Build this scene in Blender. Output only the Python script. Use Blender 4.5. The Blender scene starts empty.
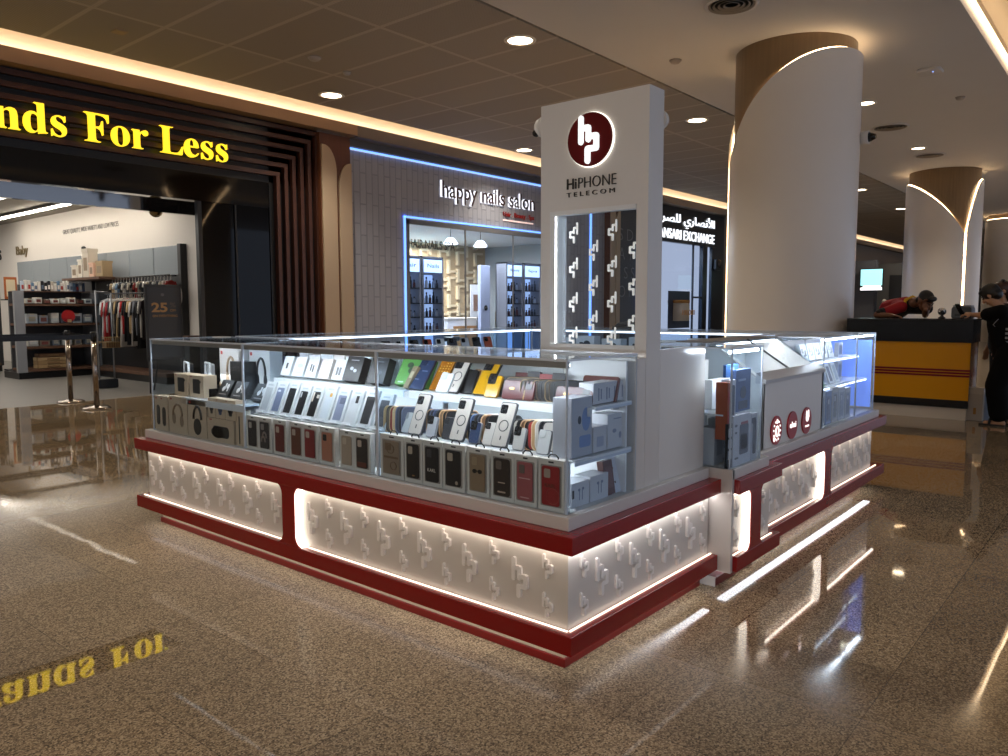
import bpy, bmesh, math, random
from mathutils import Matrix, Vector
SC = bpy.context.scene
COL = SC.collection
PI = math.pi
random.seed(11)

# ---------------------------------------------------------------- helpers
def lin(h):
    h = h.lstrip('#')
    o = []
    for i in (0, 2, 4):
        c = int(h[i:i + 2], 16) / 255
        o.append(c / 12.92 if c <= .04045 else ((c + .055) / 1.055) ** 2.4)
    return (*o, 1)

_M = {}
def mat(hexc, rough=.5, metal=0., emit=0., spec=.5, name=None, noise=0., nscale=60.):
    """principled material with an optional fine procedural grain"""
    key = (hexc, rough, metal, emit, spec, noise, nscale)
    if key in _M: return _M[key]
    m = bpy.data.materials.new(name or 'm_' + hexc.strip('#'))
    m.use_nodes = True
    nt = m.node_tree
    b = nt.nodes['Principled BSDF']
    b.inputs['Base Color'].default_value = lin(hexc)
    b.inputs['Roughness'].default_value = rough
    b.inputs['Metallic'].default_value = metal
    b.inputs['Specular IOR Level'].default_value = spec
    if emit:
        b.inputs['Emission Color'].default_value = lin(hexc)
        b.inputs['Emission Strength'].default_value = emit
    if noise:
        tc = nt.nodes.new('ShaderNodeTexCoord')
        n = nt.nodes.new('ShaderNodeTexNoise'); n.inputs['Scale'].default_value = nscale; n.inputs['Detail'].default_value = 4
        r = nt.nodes.new('ShaderNodeMapRange'); r.inputs[3].default_value = 1 - noise; r.inputs[4].default_value = 1 + noise
        x = nt.nodes.new('ShaderNodeVectorMath'); x.operation = 'SCALE'; x.inputs[0].default_value = lin(hexc)[:3]
        nt.links.new(tc.outputs['Object'], n.inputs['Vector']); nt.links.new(n.outputs[0], r.inputs[0])
        nt.links.new(r.outputs[0], x.inputs['Scale']); nt.links.new(x.outputs[0], b.inputs['Base Color'])
    _M[key] = m
    return m

def glassmat(name, tint='F4FAFF', ior=1.45, gl=1.0):
    m = bpy.data.materials.new(name); m.use_nodes = True
    nt = m.node_tree; nt.nodes.clear()
    out = nt.nodes.new('ShaderNodeOutputMaterial'); mx = nt.nodes.new('ShaderNodeMixShader')
    t = nt.nodes.new('ShaderNodeBsdfTransparent'); t.inputs[0].default_value = lin(tint)
    g = nt.nodes.new('ShaderNodeBsdfGlossy'); g.inputs['Roughness'].default_value = .02
    f = nt.nodes.new('ShaderNodeLayerWeight'); f.inputs['Blend'].default_value = .5
    pw = nt.nodes.new('ShaderNodeMath'); pw.operation = 'POWER'; pw.inputs[1].default_value = 4.5
    ml = nt.nodes.new('ShaderNodeMath'); ml.operation = 'MULTIPLY_ADD'; ml.inputs[1].default_value = .7 * gl; ml.inputs[2].default_value = .008 * gl
    nt.links.new(f.outputs['Facing'], pw.inputs[0]); nt.links.new(pw.outputs[0], ml.inputs[0]); nt.links.new(ml.outputs[0], mx.inputs[0])
    nt.links.new(t.outputs[0], mx.inputs[1]); nt.links.new(g.outputs[0], mx.inputs[2]); nt.links.new(mx.outputs[0], out.inputs[0])
    return m

def rr(w, h, r, cx=0., cz=0., n=5):
    r = min(r, w / 2 - 1e-5, h / 2 - 1e-5)
    p = []
    for sx, sz, a0 in ((1, 1, 0), (-1, 1, 90), (-1, -1, 180), (1, -1, 270)):
        for i in range(n + 1):
            a = math.radians(a0 + 90 * i / n)
            p.append((cx + sx * (w / 2 - r) + r * math.cos(a), cz + sz * (h / 2 - r) + r * math.sin(a)))
    return p
def ell(w, h, cx=0., cz=0., n=24):
    return [(cx + w / 2 * math.cos(2 * PI * i / n), cz + h / 2 * math.sin(2 * PI * i / n)) for i in range(n)]

class MB:
    """collects shapes for ONE mesh"""
    def __init__(s): s.v = []; s.f = []; s.mi = []; s.sm = []
    def add(s, vs, fs, mi=0, sm=False):
        o = len(s.v); s.v += [tuple(p) for p in vs]
        for f in fs: s.f.append([i + o for i in f]); s.mi.append(mi); s.sm.append(sm)
        return s
    def box(s, x0, x1, y0, y1, z0, z1, mi=0):
        vs = [(x, y, z) for z in (z0, z1) for y in (y0, y1) for x in (x0, x1)]
        return s.add(vs, [(0, 2, 3, 1), (4, 5, 7, 6), (0, 1, 5, 4), (2, 6, 7, 3), (0, 4, 6, 2), (1, 3, 7, 5)], mi)
    def prism(s, poly, ax, a, b, mi=0, sm=False):
        """poly in the two other axes (in axis order), from a to b along ax"""
        def P(p, d): return (d, p[0], p[1]) if ax == 0 else ((p[0], d, p[1]) if ax == 1 else (p[0], p[1], d))
        n = len(poly)
        vs = [P(p, a) for p in poly] + [P(p, b) for p in poly]
        o = len(s.v); s.v += vs
        s.f.append([o + i for i in range(n)][::-1]); s.mi.append(mi); s.sm.append(False)
        s.f.append([o + n + i for i in range(n)]); s.mi.append(mi); s.sm.append(False)
        for i in range(n):
            j = (i + 1) % n
            s.f.append([o + i, o + j, o + n + j, o + n + i]); s.mi.append(mi); s.sm.append(sm)
        return s
    def cyl(s, p0, p1, r0, r1=None, n=16, mi=0, sm=True):
        r1 = r0 if r1 is None else r1
        p0 = Vector(p0); p1 = Vector(p1); d = (p1 - p0).normalized()
        u = d.orthogonal().normalized(); w = d.cross(u)
        vs = []
        for p, r in ((p0, r0), (p1, r1)):
            vs += [p + (u * math.cos(2 * PI * i / n) + w * math.sin(2 * PI * i / n)) * r for i in range(n)]
        o = len(s.v); s.v += [tuple(v) for v in vs]
        s.f.append([o + i for i in range(n)][::-1]); s.f.append([o + n + i for i in range(n)]); s.mi += [mi, mi]; s.sm += [False, False]
        for i in range(n):
            j = (i + 1) % n
            s.f.append([o + i, o + j, o + n + j, o + n + i]); s.mi.append(mi); s.sm.append(sm)
        return s
    def lathe(s, prof, c=(0, 0, 0), n=24, mi=0, sm=True, cap=True):
        o = len(s.v)
        for r, z in prof:
            s.v += [(c[0] + r * math.cos(2 * PI * i / n), c[1] + r * math.sin(2 * PI * i / n), c[2] + z) for i in range(n)]
        for k in range(len(prof) - 1):
            for i in range(n):
                j = (i + 1) % n
                s.f.append([o + k * n + i, o + k * n + j, o + (k + 1) * n + j, o + (k + 1) * n + i]); s.mi.append(mi); s.sm.append(sm)
        for k in (0, len(prof) - 1) if cap else ():
            s.f.append([o + k * n + i for i in range(n)]); s.mi.append(mi); s.sm.append(False)
        return s
    def tube(s, pts, r, n=8, mi=0, closed=False):
        pts = [Vector(p) for p in pts]; m = len(pts); o = len(s.v); u = None
        for k in range(m):
            a = pts[k - 1] if (k or closed) else pts[0]; b = pts[(k + 1) % m] if (k < m - 1 or closed) else pts[-1]
            d = (b - a).normalized()
            u = d.orthogonal().normalized() if u is None else (u - d * u.dot(d)).normalized()
            w = d.cross(u)
            rk = r[k] if isinstance(r, (list, tuple)) else r
            s.v += [tuple(pts[k] + (u * math.cos(2 * PI * i / n) + w * math.sin(2 * PI * i / n)) * rk) for i in range(n)]
        for k in range(m if closed else m - 1):
            k2 = (k + 1) % m
            for i in range(n):
                j = (i + 1) % n
                s.f.append([o + k * n + i, o + k * n + j, o + k2 * n + j, o + k2 * n + i]); s.mi.append(mi); s.sm.append(True)
        if not closed:
            for k in (0, m - 1): s.f.append([o + k * n + i for i in range(n)]); s.mi.append(mi); s.sm.append(False)
        return s
    def ball(s, c, r, mi=0, n=14, rot=None):
        if not isinstance(r, (tuple, list)): r = (r, r, r)
        o = len(s.v); k = n // 2
        def T(p):
            p = Vector((p[0] * r[0], p[1] * r[1], p[2] * r[2]))
            if rot is not None: p = rot @ p
            return (p.x + c[0], p.y + c[1], p.z + c[2])
        s.v.append(T((0, 0, -1)))
        for a in range(1, k):
            t = -PI / 2 + PI * a / k
            for i in range(n): s.v.append(T((math.cos(t) * math.cos(2 * PI * i / n), math.cos(t) * math.sin(2 * PI * i / n), math.sin(t))))
        s.v.append(T((0, 0, 1))); top = len(s.v) - 1
        for i in range(n):
            j = (i + 1) % n
            s.f.append([o, o + 1 + j, o + 1 + i]); s.f.append([top, o + 1 + (k - 2) * n + i, o + 1 + (k - 2) * n + j]); s.mi += [mi, mi]; s.sm += [True, True]
            for a in range(k - 2):
                s.f.append([o + 1 + a * n + i, o + 1 + a * n + j, o + 1 + (a + 1) * n + j, o + 1 + (a + 1) * n + i]); s.mi.append(mi); s.sm.append(True)
        return s
    def cap(s, p0, p1, r0, r1=None, n=14):
        """tapered capsule: a limb"""
        r1 = r0 if r1 is None else r1
        s.cyl(p0, p1, r0, r1, n); s.ball(p0, r0, n=n); s.ball(p1, r1, n=n); return s
    def build(s, name, mats, parent=None, world=False, bev=0., remesh=0., smooth=None, segs=2):
        me = bpy.data.meshes.new(name)
        off = Vector((0, 0, 0))
        if parent is not None and world: off = parent.location.copy()
        if parent is None:
            xs = [v[0] for v in s.v]; ys = [v[1] for v in s.v]; zs = [v[2] for v in s.v]
            off = Vector(((min(xs) + max(xs)) / 2, (min(ys) + max(ys)) / 2, min(zs)))
        me.from_pydata([(v[0] - off.x, v[1] - off.y, v[2] - off.z) for v in s.v], [], s.f)
        if not isinstance(mats, (list, tuple)): mats = [mats]
        for m in mats: me.materials.append(m)
        me.polygons.foreach_set('material_index', s.mi)
        me.polygons.foreach_set('use_smooth', [bool(x) if smooth is None else smooth for x in s.sm])
        bm = bmesh.new(); bm.from_mesh(me); bmesh.ops.recalc_face_normals(bm, faces=bm.faces); bm.to_mesh(me); bm.free()
        o = bpy.data.objects.new(name, me); COL.objects.link(o)
        if parent is not None: o.parent = parent
        else: o.location = off
        if bev:
            b = o.modifiers.new('bevel', 'BEVEL'); b.width = bev; b.segments = segs; b.limit_method = 'ANGLE'
        if remesh:
            r = o.modifiers.new('remesh', 'REMESH'); r.mode = 'VOXEL'; r.voxel_size = remesh; r.use_smooth_shade = True
            c = o.modifiers.new('smooth', 'SMOOTH'); c.factor = .5; c.iterations = 4
        return o

def tag(o, label=None, cat=None, group=None, kind=None):
    if label: o['label'] = label
    if cat: o['category'] = cat
    if group: o['group'] = group
    if kind: o['kind'] = kind
    return o
def thing(name, label, cat, loc=(0, 0, 0), rot=(0, 0, 0), group=None):
    o = bpy.data.objects.new(name, None); COL.objects.link(o); o.empty_display_size = .05
    o.location = loc; o.rotation_euler = rot
    return tag(o, label, cat, group)
def struct(o): o['kind'] = 'structure'; return o
def dup(root, loc, rot=None, label=None, group=None):
    r = root.copy(); COL.objects.link(r); r.location = loc
    if rot is not None: r.rotation_euler = rot
    if label: r['label'] = label
    if group: r['group'] = group
    for ch in list(root.children):
        c = ch.copy(); COL.objects.link(c); c.parent = r
        for g in list(ch.children):
            d = g.copy(); COL.objects.link(d); d.parent = c
    return r

def textmesh(body, thin=0., ext=.01):
    c = bpy.data.curves.new('lettering', 'FONT'); c.body = body; c.size = 1; c.offset = thin; c.extrude = ext; c.resolution_u = 3
    o = bpy.data.objects.new('lettering', c); COL.objects.link(o)
    dg = bpy.context.evaluated_depsgraph_get(); dg.update()
    me = bpy.data.meshes.new_from_object(o.evaluated_get(dg))
    bpy.data.objects.remove(o); bpy.data.curves.remove(c)
    return me
def text(name, body, m, face, at, w=None, h=None, parent=None, depth=.01, thin=0., align='c', sc=None):
    """lettering on a vertical face. face 'L' looks toward -x, 'R' toward -y. at = (plane, across, z of base)"""
    me = textmesh(body, thin, 1.)
    xs = [v.co.x for v in me.vertices]; ys = [v.co.y for v in me.vertices]
    x0, x1, y0, y1 = min(xs), max(xs), min(ys), max(ys)
    kx = sc if sc else w / (x1 - x0); ky = sc if sc else (h / (y1 - y0) if h else kx)
    W = (x1 - x0) * kx
    for v in me.vertices:
        u = (v.co.x - x0) * kx - (W / 2 if align == 'c' else (W if align == 'r' else 0)); q = (v.co.y - (0 if sc else y0)) * ky
        n = v.co.z * depth / 2 + depth / 2
        v.co = (at[0] - n, at[1] - u, at[2] + q) if face == 'L' else (at[1] + u, at[0] - n, at[2] + q)
    if parent is not None:
        for v in me.vertices: v.co -= parent.location
    me.materials.clear(); me.materials.append(m)
    o = bpy.data.objects.new(name, me); COL.objects.link(o)
    if parent is not None: o.parent = parent
    return o

# the kiosk's interlocking two-letter emblem, as strokes in units of its height
_E = [[(142, 152), (142, 303)], [(142, 217), (200, 217), (200, 292)], [(200, 275), (262, 275), (262, 352), (196, 352)], [(196, 352), (196, 428)]]
EMB = [[((x - 202) / 320, (290 - y) / 320) for x, y in st] for st in _E]
def emblem(mb, face, plane, c, z, size, d0, d1, mi=0, hw=.069, flip=1, disc=8):
    """raised from the plane by d0..d1 toward the viewer"""
    ax = 0 if face == 'L' else 1
    sg = (-1 if face == 'L' else 1) * flip
    def Q(p): return (c + sg * p[0] * size, z + p[1] * size)
    a, b = plane - d0, plane - d1
    kq = 0
    for st in EMB:
        for i in range(len(st) - 1):
            p, q = st[i], st[i + 1]
            if abs(p[0] - q[0]) < abs(p[1] - q[1]): r = [(p[0] - hw, p[1]), (p[0] + hw, p[1]), (p[0] + hw, q[1]), (p[0] - hw, q[1])]
            else: r = [(p[0], p[1] - hw), (q[0], p[1] - hw), (q[0], p[1] + hw), (p[0], p[1] + hw)]
            kq += 1; mb.prism([Q(k) for k in r], ax, a, b - .00022 * kq, mi)
        for p in st:
            kq += 1; mb.prism([Q((p[0] + hw * math.cos(2 * PI * i / disc), p[1] + hw * math.sin(2 * PI * i / disc))) for i in range(disc)], ax, a, b - .00022 * kq, mi)

# ---------------------------------------------------------------- camera
f_px, pit, rol, yaw = 773.383, .0905, -.0023, .698
Fv = Vector((math.cos(yaw) * math.cos(pit), math.sin(yaw) * math.cos(pit), -math.sin(pit)))
R0 = Vector((math.sin(yaw), -math.cos(yaw), 0)); U0 = R0.cross(Fv)
Rv = R0 * math.cos(rol) + U0 * math.sin(rol); Uv = -R0 * math.sin(rol) + U0 * math.cos(rol)
cd = bpy.data.cameras.new('camera'); cd.sensor_width = 36; cd.lens = f_px / 1008 * 36; cd.clip_end = 200; cd.clip_start = .05
cam = bpy.data.objects.new('camera', cd); COL.objects.link(cam)
cam.matrix_world = Matrix(((Rv.x, Uv.x, -Fv.x, -2.2661), (Rv.y, Uv.y, -Fv.y, -1.5787), (Rv.z, Uv.z, -Fv.z, 1.40), (0, 0, 0, 1)))
SC.camera = cam
SC.view_settings.view_transform = 'Standard'; SC.view_settings.look = 'None'; SC.view_settings.gamma = 1
SC.view_settings.exposure = .22; SC.view_settings.use_curve_mapping = False
SC.cycles.transparent_max_bounces = 32; SC.cycles.max_bounces = 8; SC.cycles.diffuse_bounces = 4; SC.cycles.glossy_bounces = 5
SC.cycles.use_denoising = True; SC.cycles.sample_clamp_indirect = 6
SC.cycles.caustics_reflective = False; SC.cycles.caustics_refractive = False

# world: the rest of the mall, cool from the -y side and warm from the -x side
wd = bpy.data.worlds.new('mall_ambient'); SC.world = wd; wd.use_nodes = True
nt = wd.node_tree; bg = nt.nodes['Background']
tc = nt.nodes.new('ShaderNodeTexCoord'); dp = nt.nodes.new('ShaderNodeVectorMath'); dp.operation = 'DOT_PRODUCT'; dp.inputs[1].default_value = (-.75, .66, 0)
mr = nt.nodes.new('ShaderNodeMapRange'); mr.inputs[1].default_value = -.7; mr.inputs[2].default_value = .7
mx = nt.nodes.new('ShaderNodeMix'); mx.data_type = 'RGBA'
mx.inputs[6].default_value = (.37, .43, .56, 1); mx.inputs[7].default_value = (.40, .335, .275, 1)
nt.links.new(tc.outputs['Generated'], dp.inputs[0]); nt.links.new(dp.outputs['Value'], mr.inputs[0]); nt.links.new(mr.outputs[0], mx.inputs[0])
nt.links.new(mx.outputs[2], bg.inputs['Color']); bg.inputs['Strength'].default_value = 1.25

def area(loc, rot, sx, sy, power, col=(1, 1, 1), spread=PI):
    l = bpy.data.lights.new('area_lamp', 'AREA'); l.shape = 'RECTANGLE'; l.size = sx; l.size_y = sy; l.energy = power; l.color = col; l.spread = spread
    o = bpy.data.objects.new('area_lamp', l); COL.objects.link(o); o.location = loc; o.rotation_euler = rot; return o
def spot(loc, power, col, angle=2.2, blend=.9, r=.1):
    l = bpy.data.lights.new('down_lamp', 'SPOT'); l.energy = power; l.color = col; l.spot_size = angle; l.spot_blend = blend; l.shadow_soft_size = r
    o = bpy.data.objects.new('down_lamp', l); COL.objects.link(o); o.location = loc; return o

# ---------------------------------------------------------------- common materials
WHITE = mat('D2CFCB', .35, noise=.02, nscale=8); WHITEG = mat('D6D3CF', .16)
RED = mat('8C080C', .22, noise=.05, nscale=40); REDT = mat('6E0A0B', .3)
PANEL = mat('DAD5CD', .45); RELIEF = mat('F8F5F0', .3)  # emblem colour lifted above the panel's, standing in for edge highlights and shading
LEDW = mat('FFF1DC', .5, emit=1.6); LEDC = mat('F2F7FF', .5, emit=15.); LEDS = mat('EEF4FF', .5, emit=3.); LEDWARM = mat('FFD08A', .5, emit=5.); LEDBLUE = mat('6FA0FF', .5, emit=1.7)
BLACK = mat('0A0A0B', .35); BLKG = mat('060607', .06); DGREY = mat('2A2A2C', .5); MGREY = mat('6E6F72', .45); LGREY = mat('B4B5B8', .4)
STEEL = mat('B9B4AA', .18, metal=1.); CHROME = mat('D8D8DA', .08, metal=1.); BRASS = mat('988C80', .16, metal=1.)
ACRYL = mat('E4E7E8', .15, noise=.02, nscale=20); GLASS = glassmat('clear_glass'); GLASSD = glassmat('shop_glass', 'EAF0F8', gl=.5)
EDGE = mat('CCD6E2', .1, spec=.9)
# two glass-edge and wood finishes
def woodmat(name, c0, c1, rough=.4, sc=(1, 1, 14)):
    m = mat(c0, rough, name=name, noise=.0001); nt = m.node_tree; b = nt.nodes['Principled BSDF']
    tc = nt.nodes.new('ShaderNodeTexCoord'); mp = nt.nodes.new('ShaderNodeMapping'); mp.inputs['Scale'].default_value = sc
    n = nt.nodes.new('ShaderNodeTexNoise'); n.inputs['Scale'].default_value = 2.2; n.inputs['Detail'].default_value = 6
    r = nt.nodes.new('ShaderNodeMix'); r.data_type = 'RGBA'; r.inputs[6].default_value = lin(c0); r.inputs[7].default_value = lin(c1)
    nt.links.new(tc.outputs['Object'], mp.inputs[0]); nt.links.new(mp.outputs[0], n.inputs['Vector']); nt.links.new(n.outputs[0], r.inputs[0]); nt.links.new(r.outputs[2], b.inputs['Base Color'])
    return m
WOOD = woodmat('column_veneer', '9E8464', '7C664C', .35, (9, 9, .5))
WALNUT = woodmat('portal_walnut', '4A2A1C', '35190F', .4, (3, 3, 3))
BROWNW = woodmat('brown_veneer', '6B3F28', '52301F', .4, (6, 6, .6))
SHELFW = woodmat('shelf_wood', '6A4A36', '4A3224', .5, (1, 4, 4))

# ================================================================ SETTING
def floormat():
    m = bpy.data.materials.new('polished_granite'); m.use_nodes = True; nt = m.node_tree; L = nt.links.new; N = nt.nodes.new
    b = nt.nodes['Principled BSDF']
    g = N('ShaderNodeNewGeometry')
    mp = N('ShaderNodeMapping'); mp.inputs['Location'].default_value = (.58, -.41 + .65 * 40, 0); L(g.outputs['Position'], mp.inputs[0])
    br = N('ShaderNodeTexBrick'); br.offset = .5; br.inputs['Scale'].default_value = 1; br.inputs['Brick Width'].default_value = .98; br.inputs['Row Height'].default_value = .65
    br.inputs['Mortar Size'].default_value = .0022; br.inputs['Mortar Smooth'].default_value = .3; br.inputs['Color1'].default_value = (0, 0, 0, 1); br.inputs['Color2'].default_value = (1, 1, 1, 1); br.inputs['Mortar'].default_value = (.5, .5, .5, 1)
    L(mp.outputs[0], br.inputs['Vector'])
    n1 = N('ShaderNodeTexNoise'); n1.inputs['Scale'].default_value = 150; n1.inputs['Detail'].default_value = 3; n1.inputs['Roughness'].default_value = .75; L(g.outputs['Position'], n1.inputs['Vector'])
    rp = N('ShaderNodeValToRGB'); e = rp.color_ramp.elements
    e[0].position = .36; e[0].color = lin('463A2C'); e[1].position = .66; e[1].color = lin('C4AE8D')
    x = e.new(.5); x.color = lin('8F795D')
    vo = N('ShaderNodeTexVoronoi'); vo.inputs['Scale'].default_value = 170; L(g.outputs['Position'], vo.inputs['Vector'])
    vs = N('ShaderNodeSeparateXYZ'); L(vo.outputs['Color'], vs.inputs[0])
    va = N('ShaderNodeMapRange'); va.inputs[3].default_value = .3; va.inputs[4].default_value = .7; L(vs.outputs[0], va.inputs[0])
    vm = N('ShaderNodeMix'); vm.inputs[0].default_value = .6; L(n1.outputs[0], vm.inputs[2]); L(va.outputs[0], vm.inputs[3])
    L(vm.outputs[0], rp.inputs[0])
    n2 = N('ShaderNodeTexNoise'); n2.inputs['Scale'].default_value = 1.3; n2.inputs['Detail'].default_value = 3; L(g.outputs['Position'], n2.inputs['Vector'])
    r2 = N('ShaderNodeMapRange'); r2.inputs[1].default_value = .3; r2.inputs[2].default_value = .7; r2.inputs[3].default_value = .88; r2.inputs[4].default_value = 1.1; L(n2.outputs[0], r2.inputs[0])
    r3 = N('ShaderNodeMapRange'); r3.inputs[3].default_value = .80; r3.inputs[4].default_value = 1.08; L(br.outputs['Color'], r3.inputs[0])
    mu = N('ShaderNodeMath'); mu.operation = 'MULTIPLY'; L(r2.outputs[0], mu.inputs[0]); L(r3.outputs[0], mu.inputs[1])
    mo = N('ShaderNodeMapRange'); mo.inputs[3].default_value = 1; mo.inputs[4].default_value = .45; L(br.outputs['Fac'], mo.inputs[0])
    mu2 = N('ShaderNodeMath'); mu2.operation = 'MULTIPLY'; L(mu.outputs[0], mu2.inputs[0]); L(mo.outputs[0], mu2.inputs[1])
    sc = N('ShaderNodeVectorMath'); sc.operation = 'SCALE'; L(rp.outputs[0], sc.inputs[0]); L(mu2.outputs[0], sc.inputs['Scale'])
    L(sc.outputs[0], b.inputs['Base Color'])
    # each slab has its own polish and lies a hair out of level
    ro = N('ShaderNodeMapRange'); ro.inputs[3].default_value = .015; ro.inputs[4].default_value = .045; L(br.outputs['Color'], ro.inputs[0])
    # the walkway left of the kiosk is worn dull, except one relaid strip of slabs
    sx = N('ShaderNodeSeparateXYZ'); L(g.outputs['Position'], sx.inputs[0])
    def rng(sock, p, q):
        m_ = N('ShaderNodeMapRange'); m_.interpolation_type = 'SMOOTHSTEP'; m_.inputs[1].default_value = p; m_.inputs[2].default_value = q; L(sock, m_.inputs[0]); return m_.outputs[0]
    def op(o, u, v_):
        m_ = N('ShaderNodeMath'); m_.operation = o
        for i_, s_ in enumerate((u, v_)):
            if isinstance(s_, float): m_.inputs[i_].default_value = s_
            else: L(s_, m_.inputs[i_])
        return m_.outputs[0]
    pol = op('MAXIMUM', rng(sx.outputs[0], .0, 1.0), rng(sx.outputs[1], 3.2, 5.2))
    def step(sock, e0): return op('GREATER_THAN', sock, e0)
    strip = op('MULTIPLY', op('MULTIPLY', step(sx.outputs[1], 1.46), op('SUBTRACT', 1., step(sx.outputs[1], 1.71))), op('SUBTRACT', 1., step(sx.outputs[0], -.74)))
    pol = op('MAXIMUM', pol, strip)
    rm = N('ShaderNodeMix'); rm.inputs[2].default_value = .46; L(pol, rm.inputs[0]); L(ro.outputs[0], rm.inputs[3]); L(rm.outputs[0], b.inputs['Roughness'])
    sn = N('ShaderNodeMath'); sn.operation = 'SINE'; k = N('ShaderNodeMath'); k.operation = 'MULTIPLY'; k.inputs[1].default_value = 57.3
    L(br.outputs['Color'], k.inputs[0]); L(k.outputs[0], sn.inputs[0])
    t1 = N('ShaderNodeMath'); t1.operation = 'MULTIPLY'; t1.inputs[1].default_value = .0014; L(sn.outputs[0], t1.inputs[0])
    n3 = N('ShaderNodeTexNoise'); n3.inputs['Scale'].default_value = 2.2; n3.inputs['Detail'].default_value = 1; L(g.outputs['Position'], n3.inputs['Vector'])
    cv = N('ShaderNodeVectorMath'); cv.operation = 'SUBTRACT'; cv.inputs[1].default_value = (.5, .5, .5); L(n3.outputs[1], cv.inputs[0])
    cs = N('ShaderNodeVectorMath'); cs.operation = 'MULTIPLY'; cs.inputs[1].default_value = (.002, .002, 0); L(cv.outputs[0], cs.inputs[0])
    cx = N('ShaderNodeCombineXYZ'); L(t1.outputs[0], cx.inputs[0]); L(t1.outputs[0], cx.inputs[1])
    a1 = N('ShaderNodeVectorMath'); L(g.outputs['Normal'], a1.inputs[0]); L(cs.outputs[0], a1.inputs[1])
    a2 = N('ShaderNodeVectorMath'); L(a1.outputs[0], a2.inputs[0]); L(cx.outputs[0], a2.inputs[1])
    nn = N('ShaderNodeVectorMath'); nn.operation = 'NORMALIZE'; L(a2.outputs[0], nn.inputs[0]); L(nn.outputs[0], b.inputs['Normal'])
    sp = N('ShaderNodeMapRange'); sp.inputs[3].default_value = .07; sp.inputs[4].default_value = .5; L(pol, sp.inputs[0]); L(op('MULTIPLY_ADD' if False else 'ADD', sp.outputs[0], strip), b.inputs['Specular IOR Level'])
    cw = N('ShaderNodeMapRange'); cw.inputs[3].default_value = .045; cw.inputs[4].default_value = 0; L(pol, cw.inputs[0]); L(cw.outputs[0], b.inputs['Coat Weight']); b.inputs['Coat Roughness'].default_value = .03
    n4 = N('ShaderNodeTexNoise'); n4.inputs['Scale'].default_value = 5; n4.inputs['Detail'].default_value = 2; L(g.outputs['Position'], n4.inputs['Vector'])
    c4 = N('ShaderNodeVectorMath'); c4.operation = 'SUBTRACT'; c4.inputs[1].default_value = (.5, .5, .5); L(n4.outputs[1], c4.inputs[0]); c5 = N('ShaderNodeVectorMath'); c5.operation = 'MULTIPLY'; c5.inputs[1].default_value = (.012, .012, 0); L(c4.outputs[0], c5.inputs[0])
    c6 = N('ShaderNodeVectorMath'); L(g.outputs['Normal'], c6.inputs[0]); L(c5.outputs[0], c6.inputs[1]); c7 = N('ShaderNodeVectorMath'); c7.operation = 'NORMALIZE'; L(c6.outputs[0], c7.inputs[0]); L(c7.outputs[0], b.inputs['Coat Normal'])
    b.inputs['IOR'].default_value = 1.55
    return m
struct(MB().box(-7, 70, -9, 10.8, -.1, 0).build('floor', floormat()))
SHOPFLOOR = mat('77736D', .35, noise=.08, nscale=3)
struct(MB().box(-7, 26, 10.8, 24, -.1, 0).build('floor_shops', SHOPFLOOR))

def ceilmat():
    m = mat('7C6B58', .7, name='ceiling_panels', noise=.0002, nscale=9); nt = m.node_tree; L = nt.links.new; N = nt.nodes.new; b = nt.nodes['Principled BSDF']
    g = N('ShaderNodeNewGeometry'); mp = N('ShaderNodeMapping'); mp.inputs['Location'].default_value = (.72 + 8.9, -4.03 + 4.2 * 3, 0); L(g.outputs['Position'], mp.inputs[0])
    br = N('ShaderNodeTexBrick'); br.offset = 0; br.inputs['Scale'].default_value = 1; br.inputs['Brick Width'].default_value = .89; br.inputs['Row Height'].default_value = 2.12
    br.inputs['Mortar Size'].default_value = .035; br.inputs['Mortar Smooth'].default_value = .2
    br.inputs['Color1'].default_value = lin('A89D8E'); br.inputs['Color2'].default_value = lin('A09586'); br.inputs['Mortar'].default_value = lin('BEB2A2')
    L(mp.outputs[0], br.inputs['Vector'])
    v = N('ShaderNodeTexVoronoi'); v.inputs['Scale'].default_value = 38; v.inputs['Randomness'].default_value = 0; L(g.outputs['Position'], v.inputs['Vector'])
    r = N('ShaderNodeMapRange'); r.inputs[1].default_value = .22; r.inputs[2].default_value = .34; r.inputs[3].default_value = .72; r.inputs[4].default_value = 1.06; L(v.outputs['Distance'], r.inputs[0])
    s = N('ShaderNodeVectorMath'); s.operation = 'SCALE'; L(br.outputs['Color'], s.inputs[0]); L(r.outputs[0], s.inputs['Scale']); L(s.outputs[0], b.inputs['Base Color'])
    return m
CEILW = mat('D6D3CF', .7, noise=.02, nscale=2)
struct(MB().box(-7, 70, 4.75, 10, 5, 5.1).build('ceiling_panelled', ceilmat()))
struct(MB().box(-7, 70, .39, 4.70, 5, 5.1).build('ceiling', CEILW))
struct(MB().box(-7, 70, -9, -.45, 5, 5.1).build('ceiling_right', CEILW))
struct(MB().box(-7, 70, 4.69, 4.76, 5.03, 5.12).build('trim_1', DGREY))
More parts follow.
